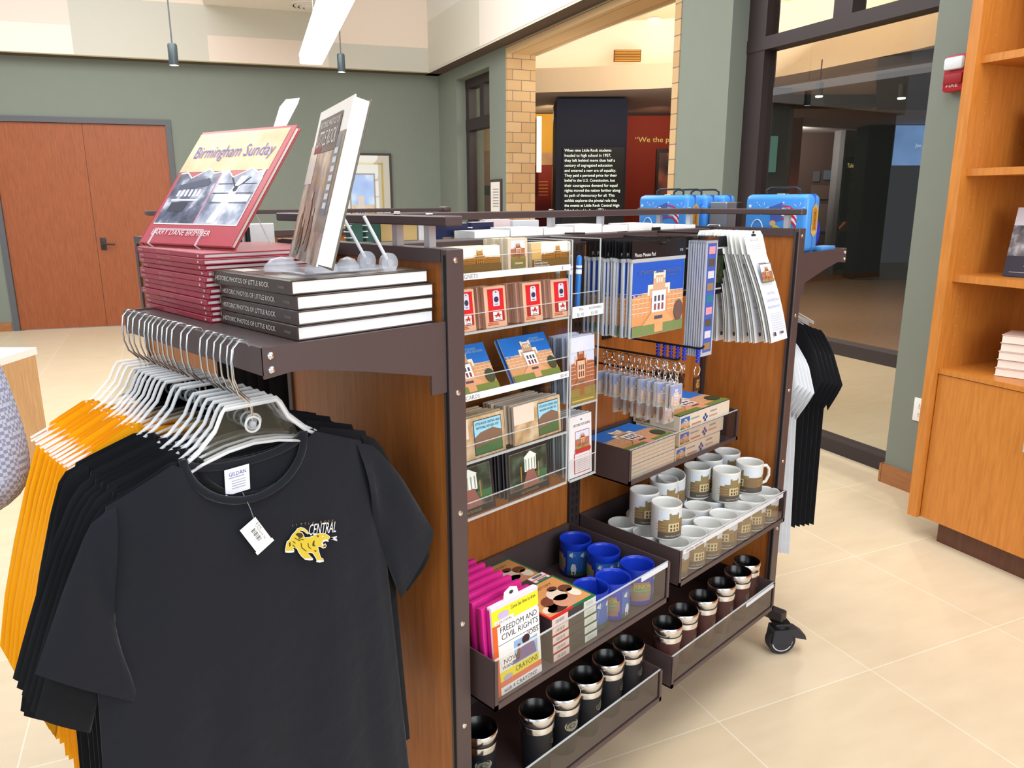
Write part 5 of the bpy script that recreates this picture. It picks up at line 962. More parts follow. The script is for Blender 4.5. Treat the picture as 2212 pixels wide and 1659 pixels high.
# ================================================================== hanging goods on pegs
def hangcards(name, cat, labf, n, make, place, group):
    pr = None
    for k in range(n):
        if pr is None: pr = o = make(); 
        else: o = dup(pr)
        o['label'] = labf(k); o['group'] = group; o.location, o.rotation_euler = place(k)
def mk_pad():
    t = thing('mouse_pad', '', 'mouse pad', (0, 0, 0)); b = MB(); b.rbox(-.11, -.003, -.228, .11, .003, -.05, .0028, C(176, 178, 184, .5, 0, .1, 80)); b.build('pad', t)
    b = MB(); b.push(front(-.106, -.0032, -.225)); school(b, .212, .172, 'deep', True, .5, .0004, .9); b.text('LITTLE ROCK CENTRAL HIGH SCHOOL', .018, .145, .0085, C(96, 110, 130), .0042, w=-.176); b.text('LITTLE ROCK, AR', .124, .136, .0045, C(96, 110, 130), .0042, w=-.05); b.pop(); b.build('printed_face', t)
    b = MB(); b.box(-.11, -.0035, -.045, .11, -.0015, -.004, C(22, 22, 26, .4)); b.push(front(-.108, -.0037, -.045)); b.text('Photo Mouse Pad', .006, .006, .0085, WHITE, .0006, w=-.082); b.text('9.95', .19, .012, .006, C(200, 200, 206), .0006); b.pop(); b.box(-.11, -.0038, -.052, .11, .0036, -.044, C(176, 180, 184, .3)); b.build('header_card', t, 'black header card'); return t
NP = 15
hangcards('mouse_pad', 'mouse pad', lambda k: 'blue sky mouse pad with building photo, front one on the peg' if k == 0 else 'mouse pad edge on in the hanging row, %s behind the front one' % ORD[k-1], NP, mk_pad, lambda k: ((1.535+.003*math.sin(k*2.2), 1.045+.0095*k, 1.3635+.0015*math.sin(k*1.4)), (.012*math.sin(k*1.9), 0, .02*math.sin(k*2.7) if k else .0)), 'mouse pads hanging in a row')
SLV = clearmat('poly_sleeve', (.95, .96, .96), .10, 1.0, .12)
def mk_guide():
    t = thing('guide_booklet', '', 'booklet', (0, 0, 0)); b = MB(); b.prism([(-.055, -.06), (.055, -.06), (.055, -.012), (.046, 0), (-.046, 0), (-.055, -.012)], 0, .001, WHITE)
    b.v = [Vector((v.x, -v.z, v.y)) for v in b.v]; b.push(front(-.055, -.0012, -.06)); b.rect(.042, .046, .068, .052, C(30, 30, 34), .0004); b.text('BAG & GUIDE', .03, .033, .007, C(150, 160, 176), .0006, w=-.05)
    for i in range(3): b.rect(.02, .022-.005*i, .09, .0235-.005*i, C(190, 190, 196), .0004)
    b.pop(); b.build('header_card', t, 'white header card')
    b = MB(); rows = []
    for r in range(9): z = -.06-.235*r/8; rows.append([(-.05, -.002-.012*math.sin(r/8*2.4), z), (.05, -.002-.012*math.sin(r/8*2.4), z)])
    b.grid(rows, C(226, 230, 238, .5)); b.grid([[(p[0], p[1]+.005, p[2]) for p in r] for r in rows], C(206, 200, 186, .6)); b.push(Matrix.Translation((0, -.0145, 0)) @ front(-.048, 0, -.29)); 
    b.rect(.01, .15, .078, .2, C(120, 110, 120), .002); b.push(Matrix.Translation((.012, .152, 0))); school(b, .064, .046, 'brick', False, .5, .0025); b.pop()
    for i, s in enumerate(('Little Rock', 'Central High School', 'National Historic Site')): b.text(s, .044, .118-.018*i, .009, C(120, 136, 190), .003, 'c', w=-(.05 if i == 0 else .074))
    for i in range(8): b.rect(.014, .066-.006*i, .084, .068-.006*i, C(190, 196, 206), .002)
    b.rect(.012, .01, .024, .02, C(60, 60, 76), .002); b.rect(.05, .012, .07, .018, C(90, 90, 106), .002); b.pop(); b.build('booklet_sheet', t); return t
hangcards('guide_booklet', 'booklet', lambda k: 'white guide booklet on a header card, front one swung outwards on the peg' if k == 0 else 'guide booklet edge on in the hanging fan, %s behind the front one' % ORD[k-1], 12, mk_guide, lambda k: ((1.875-.004*(k % 2), .99+.0115*k, 1.372), (-(.30-.027*k)-.03*(k % 2), 0, .03*math.sin(k*2)+(.05 if k == 0 else 0))), 'guide booklets hanging in a fan')
RBL = C(66, 96, 180, .3)
def mk_ruler():
    t = thing('ruler_pack', '', 'ruler', (0, 0, 0)); b = MB(); b.box(-.026, -.002, -.3, .026, .002, -.012, C(176, 180, 196, .2)); b.push(front(-.026, -.0022, -.3)); b.rect(.006, .01, .046, .282, RBL, .0003)
    for i in range(9):
        v = .016+.03*i; m = (C(150, 120, 80), C(206, 206, 216), C(90, 76, 60), C(226, 150, 160), C(40, 120, 140))[i % 5]; b.rect(.012, v, .04, v+.018, m, .0006)
    b.pop(); b.build('ruler_strip', t); b = MB(); b.box(-.026, -.0025, -.02, .026, .0025, 0, SLV); b.build('sleeve_top', t); return t
hangcards('ruler_pack', 'ruler', lambda k: 'long blue picture ruler in a clear sleeve, front one on the peg' if k == 0 else 'clear sleeved ruler edge on, %s behind the front ruler' % ORD[k-1], 8, mk_ruler, lambda k: ((1.688, .996+.0068*k, 1.366), (.0, 0, .02*math.sin(k*3))), 'rulers hanging on the peg')
def mk_card():
    t = thing('glow_pack', '', 'card pack', (0, 0, 0)); b = MB(); b.box(-.05, -.001, -.15, .05, .001, 0, C(20, 20, 22, .35)); b.push(front(-.05, -.0011, -.15)); b.rect(.012, .03, .088, .1, picture('dark_flora', [(14, 16, 14), (40, 60, 34), (90, 50, 40)], 60), .0004); b.rect(.01, .118, .09, .122, C(190, 190, 196), .0004); b.rect(.02, .012, .08, .016, C(190, 190, 196), .0004); b.pop(); b.build('backing_card', t); return t
hangcards('glow_pack', 'card pack', lambda k: 'black backed card pack hanging %s' % ('just left of the blue ruler', 'just right of the blue ruler', 'behind the one left of the blue ruler', 'behind the one right of the blue ruler', 'hindmost left of the blue ruler')[k], 5, mk_card, lambda k: ((1.672, 1.07+.03*(k//2), 1.362) if k % 2 == 0 else (1.79, 1.04+.03*(k//2), 1.36), (.0, 0, .03*(k-1))), 'black card packs')
# key rings
KP = frosted('keyring_plastic', (236, 240, 246), .3)
def mk_key(pic):
    t = thing('key_ring', '', 'key ring', (0, 0, 0)); b = MB(); b.push(plane((0, 0, -.02), (0, 1, 0), (0, 0, 1))); b.tube([(.012*math.cos(2*math.pi*i/20), .012*math.sin(2*math.pi*i/20), 0) for i in range(20)], .0016, 6, STEEL, closed=True); b.pop()
    for i in range(3): b.push(plane((0, 0, -.038-.008*i), (1, 0, 0) if i % 2 else (0, 1, 0), (0, 0, 1))); b.tube([(.004*math.cos(2*math.pi*j/10), .006*math.sin(2*math.pi*j/10), 0) for j in range(10)], .0011, 6, STEEL, closed=True); b.pop()
    b.build('ring', t, 'steel split ring and chain'); b = MB(); b.rbox(-.021, -.004, -.125, .021, .004, -.062, .002, KP, 1); b.box(-.004, -.003, -.062, .004, .003, -.056, KP); b.build('fob', t, 'clear plastic fob')
    b = MB(); b.push(front(-.018, -.0012, -.122)); b.box(0, 0, -.002, .036, .056, .0, C(150, 112, 90)); school(b, .036, .056, 'deep' if pic else 'brick', True, .45, .0004); b.pop(); b.build('picture_insert', t); return t
hangcards('key_ring', 'key ring', lambda k: 'clear picture key ring, front one on the upper peg' if k == 0 else 'clear key ring on the upper peg, %s behind the front one' % ORD[k-1], 14, lambda: mk_key(1), lambda k: ((1.555, .992+.017*k, 1.077), (0, 0, .35*math.sin(k*2.3)-.1)), 'clear key rings on the upper peg')
hangcards('key_ring', 'key ring', lambda k: 'clear key ring on the lower peg, %s from the front' % ORD[k], 7, lambda: mk_key(0), lambda k: ((1.60, 1.04+.026*k, 1.022), (0, 0, .3*math.sin(k*1.7))), 'clear key rings on the lower peg')
BEAD = C(26, 52, 196, .25)
def mk_bead():
    t = thing('bead_key_ring', '', 'key ring', (0, 0, 0)); b = MB()
    for i in range(4): b.lathe([(.0, -.004), (.005, -.003), (.006, 0), (.005, .003), (0, .004)], 10, BEAD, (0, 0, -.006-.009*i), close=False)
    b.build('bead', t, 'blue beads'); b = MB(); b.push(plane((0, 0, -.058), (1, 0, 0), (0, 0, 1))); b.tube([(.013*math.cos(2*math.pi*i/20), .013*math.sin(2*math.pi*i/20), 0) for i in range(20)], .0013, 6, STEEL, closed=True); b.pop(); b.build('ring', t); b = MB(); b.rbox(-.013, -.003, -.11, .013, .003, -.074, .0015, C(60, 40, 36, .3)); b.push(front(-.01, -.0032, -.106)); b.rect(.002, .004, .018, .026, picture('tiny_art', [(30, 60, 30), (120, 70, 50), (190, 160, 60)], 160), .0004); b.pop(); b.build('charm', t); return t
hangcards('bead_key_ring', 'key ring', lambda k: 'blue bead key ring, %s from the front of the double peg' % ORD[k], 6, mk_bead, lambda k: ((1.66, 1.0+.02*k+(.02 if k else 0), 1.088), (0, 0, .4*math.sin(k*2))), 'blue bead key rings')
# ================================================================== jigsaw boxes in the shallow tray
SIDEW = C(222, 210, 190, .5)
def puzzle(label, x, y, z, w=.205, d=.15, h=.042, plain=False):
    t = thing('puzzle_box', label, 'puzzle box', (x, y, z), 'jigsaw boxes in the shallow tray'); b = MB(Matrix.Translation((x, y, z))); b.rbox(0, 0, 0, w, d, h, .0008, SIDEW, 1); b.push(top(0, 0, h)); school(b, w, d, 'blue', True, .5, .0003, .8); b.pop(); b.push(front(0, -.0003, 0))
    if plain:
        for i in range(3): b.rect(0, h*(.25+.25*i), w, h*(.27+.25*i), C(160, 150, 140), .0003)
    else:
        b.push(Matrix.Translation((.004, .006, 0))); school(b, .045, h-.012, 'blue', False, .5, .0003); b.pop(); b.rect(.06, .008, .11, .013, C(186, 130, 110), .0004); b.rect(.055, .026, .1, .03, C(150, 150, 160), .0004)
        for u, v in ((.125, .018), (.133, .026), (.141, .018), (.133, .010)): b.ell(u, v, .005, .005, C(40, 60, 140), .0005, 10)
        b.rect(.155, .014, .2, .019, C(190, 150, 140), .0004); b.rect(.16, .028, .195, .033, C(150, 150, 160), .0004)
    b.pop(); b.push(side(-.0003, d, 0)); b.push(Matrix.Translation((.01, .006, 0))); school(b, .05, h-.012, 'blue', True, .5, .0003); b.pop(); b.rect(.08, .01, .14, .03, C(196, 190, 180), .0003); b.pop(); b.build('box', t); return t
zb = .7305
puzzle('jigsaw box lying lowest on the right of the shallow tray', 1.76, 1.114, zb, .24); puzzle('jigsaw box lying second on the right of the shallow tray', 1.775, 1.114, zb+.043, .24); puzzle('jigsaw box on top at the right, rising above the shallow tray', 1.775, 1.114, zb+.086, .27, .16, .045)
puzzle('jigsaw box lying lowest on the left of the shallow tray', 1.54, 1.114, zb, .215, .16, .042, True); puzzle('jigsaw box with blue sky lid on top at the left of the shallow tray', 1.54, 1.114, zb+.043, .215, .16, .042, True)
# ================================================================== photo mugs
MW = C(216, 216, 212, .25, 0, .02, 40)
def mk_mug():
    t = thing('photo_mug', '', 'mug', (0, 0, 0), 'photo mugs in the right tray'); r = .040; b = MB()
    b.lathe([(0, .0), (.034, 0), (.038, .002), (r, .006), (r, .088), (.0405, .093), (.0395, .095), (.0375, .094), (.0368, .088), (.0365, .012), (.03, .007), (0, .006)], 40, MW, close=False); b.build('mug_body', t, smooth=60)
    b = MB(); b.tube([(.039, 0, .076), (.056, 0, .078), (.066, 0, .066), (.067, 0, .046), (.058, 0, .026), (.039, 0, .02)], [.0055, .005, .005, .005, .005, .0055], 10, MW); b.build('handle', t, smooth=60)
    b = MB(); b.warp = lambda p: ((r+.0002+p.z)*math.sin(p.x/r), -(r+.0002+p.z)*math.cos(p.x/r), p.y); p = PAL['mug']
    a = .095
    b.rect(-a, .052, a, .086, C(208, 216, 224, .25), .0001); b.rect(-a, .022, a, .056, p['wing'], .0002); b.rect(-a, .008, a, .025, C(86, 78, 70, .3), .0003)
    for sft in (-.052, .055):
        b.rect(sft-.03, .05, sft+.03, .061, p['tower'], .0003); b.rect(sft-.014, .048, sft+.014, .074, p['tower'], .0004); b.rect(sft-.014, .071, sft-.009, .078, p['tower'], .0004); b.rect(sft+.009, .071, sft+.014, .078, p['tower'], .0004)
        b.rect(sft-.016, .027, sft+.016, .05, p['port'], .0005)
        for k in range(3): b.rect(sft-.011+.009*k, .039, sft-.006+.009*k, .046, p['arch'], .0006); b.rect(sft-.011+.009*k, .029, sft-.006+.009*k, .036, p['arch'], .0006)
        b.text('Little Rock Central', sft-.024, .0135, .0042, C(206, 200, 190), .0007, w=-.048)
        for k in range(3): b.rect(sft-.05, .03+.008*k, sft-.02, .0315+.008*k, p['trim'], .0004)
    b.build('printed_band', t, 'sepia building print'); return t
pm = None
def mug(lab, x, y, z, rot, tilt=(0, 0)):
    global pm
    if pm is None: pm = o = mk_mug()
    else: o = dup(pm)
    o['label'] = lab; o.location = (x, y, z); o.rotation_euler = (tilt[0], tilt[1], rot)
ZM = .4917
for r, (y, xs) in enumerate(((.999, [1.594+.0833*k for k in range(7)]), (1.083, [1.594+.0833*k for k in range(7)]), (1.167, [1.594+.0833*k for k in range(7)]))):
    for k, x in enumerate(xs): mug('photo mug in the bottom layer of the right tray, %s row, %s from the left' % (('front', 'middle', 'back')[r], ORD[k]), x, y, ZM, math.radians(15+((k*37+r*53) % 55)))
ZU = ZM+.0955
for lab, x, y, rot in (('photo mug standing nearest the tray front at the left of the upper layer', 1.604, 1.034, .72), ('photo mug of the upper layer just behind the nearest one', 1.634, 1.126, .62), ('photo mug of the upper layer standing half under the puzzle tray', 1.742, 1.136, .75), ('photo mug of the upper layer left of the two front right ones', 1.905, 1.128, .75), ('photo mug of the upper layer in front, second from the right', 1.938, 1.050, .75), ('photo mug of the upper layer with its handle out at the far right', 2.05, 1.036, .15), ('photo mug of the upper layer behind the front pair', 2.0, 1.144, .5), ('photo mug of the upper layer furthest back at the right', 2.09, 1.135, .5)): mug(lab, x, y, ZU, .15+rot if rot > .2 else -.55)
mug('photo mug tipped sideways in the upper layer under the puzzle tray', 1.80, 1.148, ZU+.004, .5, (0, -.22))
# ================================================================== blue mugs
BM = C(22, 54, 178, .3, 0, .04, 40)
def mk_bmug():
    t = thing('ranger_mug', '', 'mug', (0, 0, 0), 'blue mugs in the left tray'); r = .042; b = MB()
    b.lathe([(0, .0), (.037, 0), (.040, .004), (r, .012), (.0405, .05), (r, .086), (.0435, .094), (.0428, .0985), (.0405, .0975), (.039, .09), (.0385, .014), (.03, .008), (0, .008)], 40, BM, close=False); b.build('mug_body', t, smooth=60)
    b = MB(); b.tube([(.04, 0, .082), (.058, 0, .084), (.068, 0, .072), (.07, 0, .05), (.062, 0, .03), (.04, 0, .022)], .0058, 10, BM); b.build('handle', t, smooth=60)
    b = MB(); b.warp = lambda p: ((r+p.z)*math.sin(p.x/r), -(r+p.z)*math.cos(p.x/r), p.y); GR = C(150, 154, 164, .5); BL2 = C(40, 96, 176, .4); PWH = C(214, 220, 230, .5)
    b.rect(-.10, .012, -.01, .078, BL2, .0004); b.rect(-.10, .008, -.01, .02, C(50, 80, 60), .0008)
    b.poly([(-.062, .028), (-.028, .028), (-.026, .05), (-.03, .062), (-.06, .058)], GR, .001); b.poly([(-.087, .012), (-.077, .012), (-.075, .03), (-.078, .042), (-.086, .042), (-.090, .03)], PWH, .001)
    for q in (-.085, -.055, -.03):
        for a in range(5): aa = math.pi*(a+.5)/5; b.poly([(q, .06), (q+.008*math.cos(aa), .066+.01*math.sin(aa)), (q+.010*math.cos(aa+.3), .064+.008*math.sin(aa+.3))], PWH, .0014)
    for (u0, v0, u1, v1) in ((.105, .016, .155, .03), (.101, .028, .159, .056), (.109, .054, .151, .066)): b.rect(u0, v0, u1, v1, C(150, 112, 96, .5), .0006)
    b.text('JUNIOR', .111, .050, .011, C(176, 206, 50), .0014, w=-.042); b.text('RANGER', .111, .030, .008, C(90, 170, 110), .0014, w=-.038); b.rect(.109, .042, .153, .046, C(90, 170, 110), .0012); b.build('printed_band', t, 'park scene and badge print'); return t
bm = None
for k, (x, y, rot, lab) in enumerate(((1.452, 1.216, 1.0, 'blue mug with a grey scene, furthest back in the left tray'), (1.450, 1.118, 1.0, 'blue mug with a grey scene, second from the back in the left tray'), (1.450, 1.012, 2.55, 'blue mug with the junior badge at the right front corner of the left tray'), (1.352, 1.012, 2.0, 'blue mug with the junior badge in the middle of the tray front'), (1.277, 1.02, 1.0, 'blue mug with a grey scene beside the orange card box'))):
    if bm is None: bm = o = mk_bmug()
    else: o = dup(bm)
    o['label'] = lab; o.location = (x, y, .4717); o.rotation_euler = (0, 0, rot)
# ================================================================== card boxes
ORN = C(214, 150, 92, .4)
FACES = picture('sepia_faces', [(120, 70, 46), (196, 140, 96), (236, 220, 196)], 30, .35)
def cbox(label, x, y, z, w=.152, d=.134, h=.0205, cover=True):
    t = thing('card_deck_box', label, 'card box', (x, y, z), 'history card boxes in the left tray'); b = MB(Matrix.Translation((x, y, z))); DK = C(58, 56, 56, .45); b.rbox(0, 0, 0, w, d, h-.0004, .0006, DK, 1); RDm, GRm = C(206, 40, 40, .4), C(30, 112, 72, .4)
    b.push(front(0, -.0002, 0)); b.rect(.002, .0, .056, h, RDm, .0002); b.rect(.003, .0025, .055, h-.0015, C(226, 216, 208), .0004); b.rect(w-.044, 0, w, h, GRm, .0002); b.rect(w-.043, .0025, w, h-.0015, C(218, 222, 214), .0004)
    for i in range(9): b.rect(.014+.0032*i, .006, .0152+.0032*i+.0006*(i % 3), .014, C(150, 140, 140), .0006)
    for i in range(8): b.rect(w-.034+.003*i, .006, w-.033+.003*i, .014, C(170, 176, 170), .0006)
    b.pop()
    if cover:
        b.push(top(0, 0, h)); b.rect(0, 0, w*.5, d, RDm, .0002); b.rect(w*.5, 0, w, d, GRm, .0002); b.rect(.006, .008, w-.006, d-.006, ORN, .0004)
        b.text('BLACK HISTORY', .02, d-.03, .0095, C(120, 76, 40), .0008, w=-.1)
        for (u, v, ru, rv, cc) in ((.06, .05, .03, .024, (120, 64, 46)), (.088, .062, .024, .026, (226, 206, 186)), (.085, .034, .03, .026, (206, 150, 120)), (.125, .07, .018, .016, (110, 64, 46)), (.05, .024, .03, .016, (70, 40, 36)), (.03, .03, .02, .014, (236, 214, 190)), (.128, .045, .014, .02, (236, 222, 202)), (.1, .088, .014, .01, (96, 56, 44))): b.ell(u, v, ru, rv, C(*cc, .4), .0008+.0002*(u > .07))
        b.pop()
    b.build('box', t); return t
for k in range(5): cbox('card box with red and green labels, %s from the bottom of the front stack' % ORD[k] if k < 4 else 'orange covered card box on top of the front stack in the left tray', 1.094, .974+.0015*k, .4717+.0206*k, cover=(k == 4))
for k in range(4): cbox('card box in the rear stack, %s from the bottom' % ORD[k] if k < 3 else 'orange covered card box on top of the rear stack in the left tray', 1.10+.004*k, 1.148, .4717+.0206*k, cover=(k == 3))
t = thing('card_deck_box', 'upright card box showing two red bordered barcode labels between the stacks', 'card box', (1.15, 1.12, .46)); b = MB(); b.rbox(1.10, 1.110, .4717, 1.245, 1.146, .572, .0008, C(58, 56, 56, .45), 1); b.push(top(1.19, 1.110, .572)); b.rect(0, 0, .055, .036, C(206, 40, 40, .4), .0003)
for i in range(2): b.rect(.002, .002+.018*i, .053, .017+.018*i, C(232, 226, 222), .0006); b.rect(.012, .005+.018*i, .044, .014+.018*i, C(110, 104, 104), .0008)
b.pop(); b.build('box', t)
t = thing('sticker_pad', 'thin pale blue and red printed pad leaning between the card boxes and the blue mugs', 'pad', (1.3, 1.1, .46)); b = MB(Matrix.Translation((1.258, 1.11, .472)) @ Matrix.Rotation(math.radians(-6), 4, 'Z') @ Matrix.Rotation(math.radians(-62), 4, 'Y')); b.rbox(0, 0, 0, .012, .15, .10, .001, C(40, 44, 60, .3), 1); b.T = b.T @ plane((0, .15, 0), (0, -1, 0), (0, 0, 1)); b.T = Matrix.Translation((1.258, 1.11, .472)) @ Matrix.Rotation(math.radians(-6), 4, 'Z') @ Matrix.Rotation(math.radians(-62), 4, 'Y') @ plane((-.0005, .15, 0), (0, -1, 0), (0, 0, 1)); b.rect(.004, .004, .146, .096, picture('pale_print', [(70, 90, 130), (150, 176, 200), (226, 230, 236)], 40), .0004)
for i in range(4): b.rect(.01+.034*i, .01, .03+.034*i, .03, C(196, 44, 52), .0008)
b.build('pad_block', t)
# pink activity books
PKm = C(206, 36, 134, .35); OLV = C(150, 132, 30, .5)
def mk_pink():
    t = thing('activity_book', '', 'activity book', (0, 0, 0), 'pink activity books in the left tray'); b = MB(); b.rbox(0, 0, 0, .142, .0135, .185, .002, PKm); b.build('cover', t); b = MB(); b.box(.004, .0137, .01, .138, .0185, .181, OLV); b.build('crayon_box', t, 'olive crayon box'); return t
pk = None
for k in range(9):
    if pk is None: pk = o = mk_pink()
    else: o = dup(pk)
    o['label'] = 'bright pink activity book, %s behind the cartoon covered one' % ORD[k]; o.location = (.917+.0015*(k % 2), .991+.0265*k, .472+(.006 if k else .004)); o.rotation_euler = (math.radians(-5-1.5*k*.4), 0, 0)
YEL = C(232, 220, 40, .4); OR = C(226, 96, 34, .4); INKc = C(50, 46, 56)
t = thing('activity_book', 'white and yellow cartoon covered colouring pack at the front left of the tray', 'activity book', (.92, .97, .46)); Mx = Matrix.Translation((.925, .9735, .472)) @ Matrix.Rotation(math.radians(-4.5), 4, 'X'); b = MB(Mx); b.rbox(0, 0, 0, .134, .012, .196, .0015, C(232, 226, 236, .35), 1); b.box(-.001, .004, 0, .0, .012, .19, PKm); W_, H_ = .134, .196
b.push(front(0, -.0003, 0)); R = lambda a, c, d, e, m, l=.0003: b.rect(a*W_, c*H_, d*W_, e*H_, m, l)
R(0, 0, .17, .8, OR); R(.1, .1, 1, .76, WHITE, .0005); R(0, .79, 1, .955, YEL, .0006); R(0, .955, 1, 1, C(226, 210, 226), .0006); R(.1, .0, 1, .085, WHITE, .0006); R(.1, .085, 1, .15, C(222, 116, 84), .0006); R(.1, .15, .95, .255, YEL, .0008)
b.text('Come See How to draw', .4*W_, .89*H_, .008, INKc, .001, w=-.54*W_); R(.05, .79, .45, .835, WHITE, .001); b.text('COLOSSAL', .09*W_, .797*H_, .005, INKc, .0013, w=-.32*W_); b.ell(.24*W_, .875*H_, .12*W_, .04*H_, C(190, 176, 222), .001)
b.text('FREEDOM AND', .15*W_, .685*H_, .0125, INKc, .001, w=-.8*W_); b.text('CIVIL RIGHTS', .17*W_, .6*H_, .0125, INKc, .001, w=-.8*W_)
R(.42, .26, .93, .52, C(150, 186, 226), .0007); b.poly([(.36*W_, .27*H_), (.9*W_, .27*H_), (.86*W_, .4*H_), (.72*W_, .44*H_), (.6*W_, .42*H_), (.46*W_, .36*H_)], C(120, 98, 142), .0009); b.ell(.68*W_, .46*H_, .07*W_, .05*H_, C(110, 54, 40), .0011); b.ell(.68*W_, .485*H_, .085*W_, .045*H_, C(60, 34, 40), .0013); b.poly([(.47*W_, .3*H_), (.53*W_, .3*H_), (.56*W_, .46*H_), (.5*W_, .47*H_)], C(120, 64, 46), .0011)
b.poly([(.12*W_, .4*H_), (.4*W_, .46*H_), (.44*W_, .32*H_), (.14*W_, .27*H_)], WHITE, .0012); b.text('NOW', .18*W_, .33*H_, .011, INKc, .0015); b.poly([(.62*W_, .5*H_), (.92*W_, .56*H_), (.94*W_, .47*H_), (.8*W_, .46*H_)], WHITE, .0010); b.text('JOBS', .72*W_, .5*H_, .011, INKc, .0014)
b.text('WANT IT', .15*W_, .275*H_, .008, INKc, .0015); b.text('CRAYONS', .42*W_, .18*H_, .011, INKc, .0012, w=-.5*W_); b.ell(.26*W_, .175*H_, .1*W_, .03*H_, C(176, 176, 196), .001); b.text('with 4 CRAYONS!', .16*W_, .02*H_, .009, INKc, .001, w=-.72*W_)
b.rect(.1*W_, .555*H_, W_, .56*H_, INKc, .0012); b.pop(); b.build('cover', t); b = MB(Mx); b.prism([(.04, .193), (.085, .193), (.08, .213), (.062, .219), (.044, .212)], 0, .001, WHITE); b.v = b.v; 
for i, v in enumerate(b.v):
    pass
b2 = MB(Mx); b2.push(front(0, .006, 0)); b2.prism([(.04, .193), (.085, .193), (.08, .213), (.062, .219), (.044, .212)], 0, .001, WHITE); b2.ell(.063, .207, .006, .004, C(60, 50, 60), .0014); b2.build('hang_tab', t, 'white hanging tab')
# ================================================================== travel mugs
def mk_tm(col):
    t = thing('travel_mug', '', 'travel mug', (0, 0, 0)); b = MB(); b.lathe([(0, 0), (.031, 0), (.0325, .003), (.0375, .132), (.0375, .134)], 36, col, close=False); b.build('mug_body', t, smooth=60)
    b = MB(); b.lathe([(.0372, .132), (.0398, .134), (.0402, .150), (.0396, .1525)], 36, STEEL, close=False); b.lathe([(.0396, .156), (.0408, .1575), (.0415, .176), (.0405, .183), (.0392, .184)], 36, STEEL, close=False); b.build('steel_band', t, 'polished steel bands', smooth=50)
    b = MB(); b.lathe([(.0394, .1520), (.0392, .1565)], 36, BLACK, close=False); b.lathe([(.0392, .184), (.037, .182), (.034, .1), (.0, .1)], 36, C(12, 12, 13, .25, 0, 0), close=False); b.build('liner', t, 'black inner liner', smooth=60)
    b = MB(); r = .0362; b.warp = lambda p: ((r+p.z)*math.sin(p.x/r), -(r+p.z)*math.cos(p.x/r), p.y); PW = C(176, 178, 166, .35, .7, .2, 300); b.ell(0, .098, .0195, .0165, PW, .0006, 28); b.ell(0, .098, .015, .0125, C(150, 152, 140, .4, .7, .3, 300), .001, 28)
    for i in range(6): q = i*1.05; b.ell(.007*math.cos(q), .098+.006*math.sin(q), .0028, .0022, C(110, 112, 104, .4, .6), .0014, 8)
    b.build('emblem', t, 'round pewter emblem'); return t
TMK, TMR = C(22, 24, 30, .5, 0, .05), C(74, 40, 38, .45, 0, .05); pk_ = {}
for k, (x, y, rot) in enumerate(((.957, 1.062, -.35), (1.09, 1.016, .95), (1.18, 1.016, -.05), (1.266, 1.018, .55), (1.36, 1.024, .75), (1.449, 1.028, .55))):
    if 'k' not in pk_: pk_['k'] = o = mk_tm(TMK); o.scale = (1, 1, .82)
    else: o = dup(pk_['k'])
    o['label'] = 'black travel mug with steel bands in the bottom left tray, %s from the left' % ORD[k]; o['group'] = 'black travel mugs'; o.location = (x, y, .1903); o.rotation_euler = (0, 0, rot-.15)
for k, (x, y, rot) in enumerate(((1.586, 1.002, .75), (1.675, 1.008, .5), (1.78, 1.01, .5), (1.885, 1.012, .45), (1.986, 1.015, .35), (2.068, 1.03, .6))):
    if 'r' not in pk_: pk_['r'] = o = mk_tm(TMR); o.scale = (1, 1, .82)
    else: o = dup(pk_['r'])
    o['label'] = 'maroon travel mug with steel bands in the bottom right tray, %s from the left' % ORD[k]; o['group'] = 'maroon travel mugs'; o.location = (x, y, .2003); o.rotation_euler = (0, 0, rot-.1)
